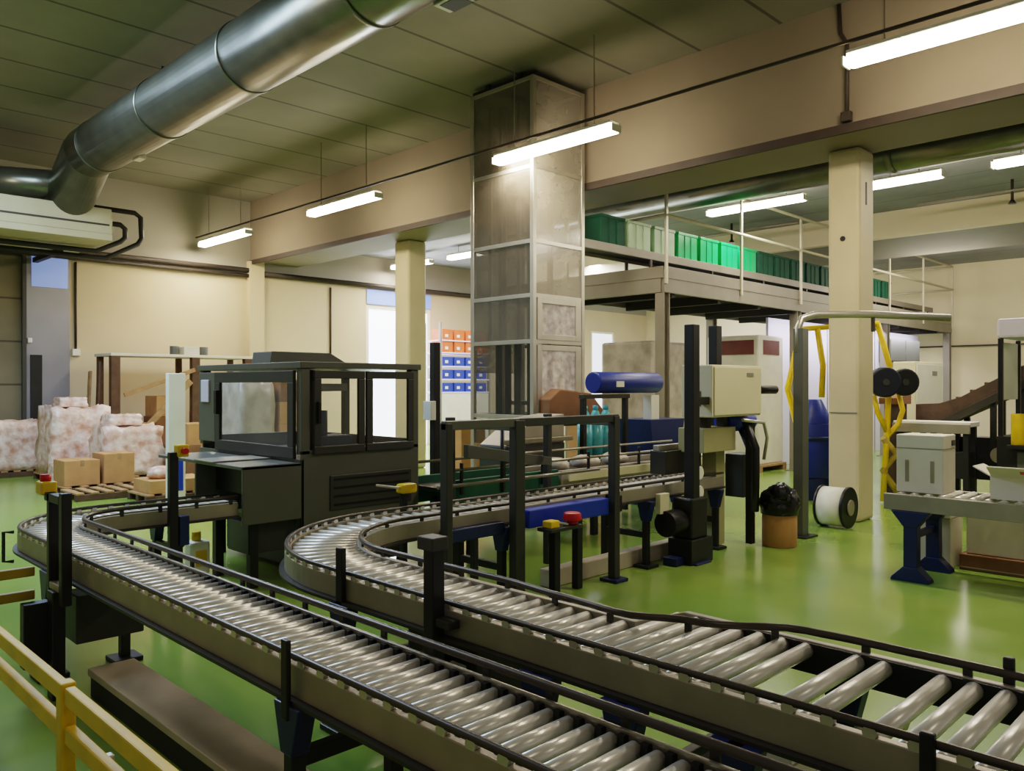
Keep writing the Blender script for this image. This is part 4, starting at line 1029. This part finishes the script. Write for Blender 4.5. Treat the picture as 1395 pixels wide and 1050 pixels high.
one('carton', MB().box(7.5, 7.85, 17.75, 18.05, 2.481, 2.66), 'carton_w', 'small white carton between two tins on the wooden rack', 'box', (7.67, 17.9, 2.481))
for i, (x, a, m, lb) in enumerate(((5.72, .1, 'wood_d', 'dark plank leaning against left side of the wooden rack'), (5.62, .12, 'wood', 'pale plank leaning against left side of the wooden rack'))):
    one('plank', MB().bar((x-.05, 17.75+.3*i, .03), (x+a, 18.0+.3*i, 2.3-.2*i), .14, .04), m, lb, 'plank', (x, 17.75, 0), None, .004)
gcarton(6.5, 18.2, .501, .6, .7, .5, 'carton', 'brown carton at the left end of the wooden rack lower shelf')
gcarton(7.25, 18.2, .501, .65, .7, .62, 'carton_d', 'dark carton in the middle of the wooden rack lower shelf')
gcarton(8.3, 18.2, .501, .7, .7, .7, 'carton', 'brown carton at the right end of the wooden rack lower shelf')
gcarton(7.25, 18.2, 1.124, .6, .65, .45, 'carton', 'brown carton stacked on the dark one in the wooden rack')
t = T('white_post', 'tall white square post left of the charcoal machine', 'post', (5.4, 13.0, 0))
P('shaft', MB().box(4.80, 5.05, 11.9, 12.02, .02, 1.98), 'white', t, .01)
P('base_plate', MB().box(4.75, 5.10, 11.86, 12.06, 0, .02), 'white', t)
P('blue_notice', MB().box(4.84, 5.01, 11.89, 11.90, .25, .8), 'blue', t, 0)

# ------------------------------------------------------------------ camera, light
cam = bpy.data.cameras.new('camera'); co = bpy.data.objects.new('camera', cam); COL.objects.link(co)
co.location = (0, 0, 1.8); co.rotation_euler = (PI/2, 0, -PI/4)
cam.sensor_width = 36; cam.lens = 36*1100/1395; cam.clip_start = .05; cam.clip_end = 200
SC.camera = co

def area(name, loc, rot, sx, sy, power, rgb):
    l = bpy.data.lights.new(name, 'AREA'); l.shape = 'RECTANGLE'; l.size = sx; l.size_y = sy; l.energy = power; l.color = rgb
    o = bpy.data.objects.new(name, l); COL.objects.link(o); o.location = loc; o.rotation_euler = rot; return o
WARM = (1, .9, .75)
def point(name, loc, power, rgb, rad=.25):
    l = bpy.data.lights.new(name, 'POINT'); l.energy = power; l.color = rgb; l.shadow_soft_size = rad
    o = bpy.data.objects.new(name, l); COL.objects.link(o); o.location = loc; return o
for y0, y1, _ in L1: area('tube_light', (LX, (y0+y1)/2, 5.08), (0, 0, 0), .16, y1-y0, 70, WARM)
for y0, y1, _ in L2: area('tube_light', (14.1, (y0+y1)/2, 5.13), (0, 0, 0), .16, y1-y0, 90, (1, .92, .84))
# unseen fill lights added behind and left of the viewpoint
for x, y, p in ((.5, .5, 70), (.5, 7, 70), (.5, 13.5, 110), (4.5, -3, 90)): point('bay_fill', (x, y, 5.2), p, WARM)
for y in (0, 6.5, 13): point('far_bay_fill', (21.5, y, 4.6), 320, (1, .9, .76), 1.3)  # added fill brightening the far bay, no fixtures modelled
# daylight from the doorway and cool light around the mezzanine
area('daylight', (14.5, WY-.1, 2.2), (-PI/2, 0, 0), 2, 3.6, 300, (.8, .88, 1))
area('cool_light', (19, 14.5, 5.2), (0, 0, 0), 12, .4, 1100, (.84, .85, 1))  # added cool fill whitening the far walls, no tube hangs here
area('cool_light', (21, 7.95, 3.22), (PI/6, 0, 0), 9, .1, 170, (.88, .86, 1))
area('cool_floor_fill', (2.4, 11.5, 6.3), (0, 0, 0), 2.5, 5, 750, (.55, .74, 1))  # added cool light tinting the left floor, no roof opening above

w = bpy.data.worlds.new('World'); SC.world = w; w.use_nodes = True
nt = w.node_tree; bg = nt.nodes['Background']
bg.inputs['Color'].default_value = (1, .92, .78, 1); bg.inputs['Strength'].default_value = .2
SC.view_settings.view_transform = 'Filmic'
SC.view_settings.look = 'Medium High Contrast'
SC.view_settings.exposure = -.12
SC.cycles.use_denoising = True
SC.cycles.max_bounces = 8; SC.cycles.transparent_max_bounces = 16
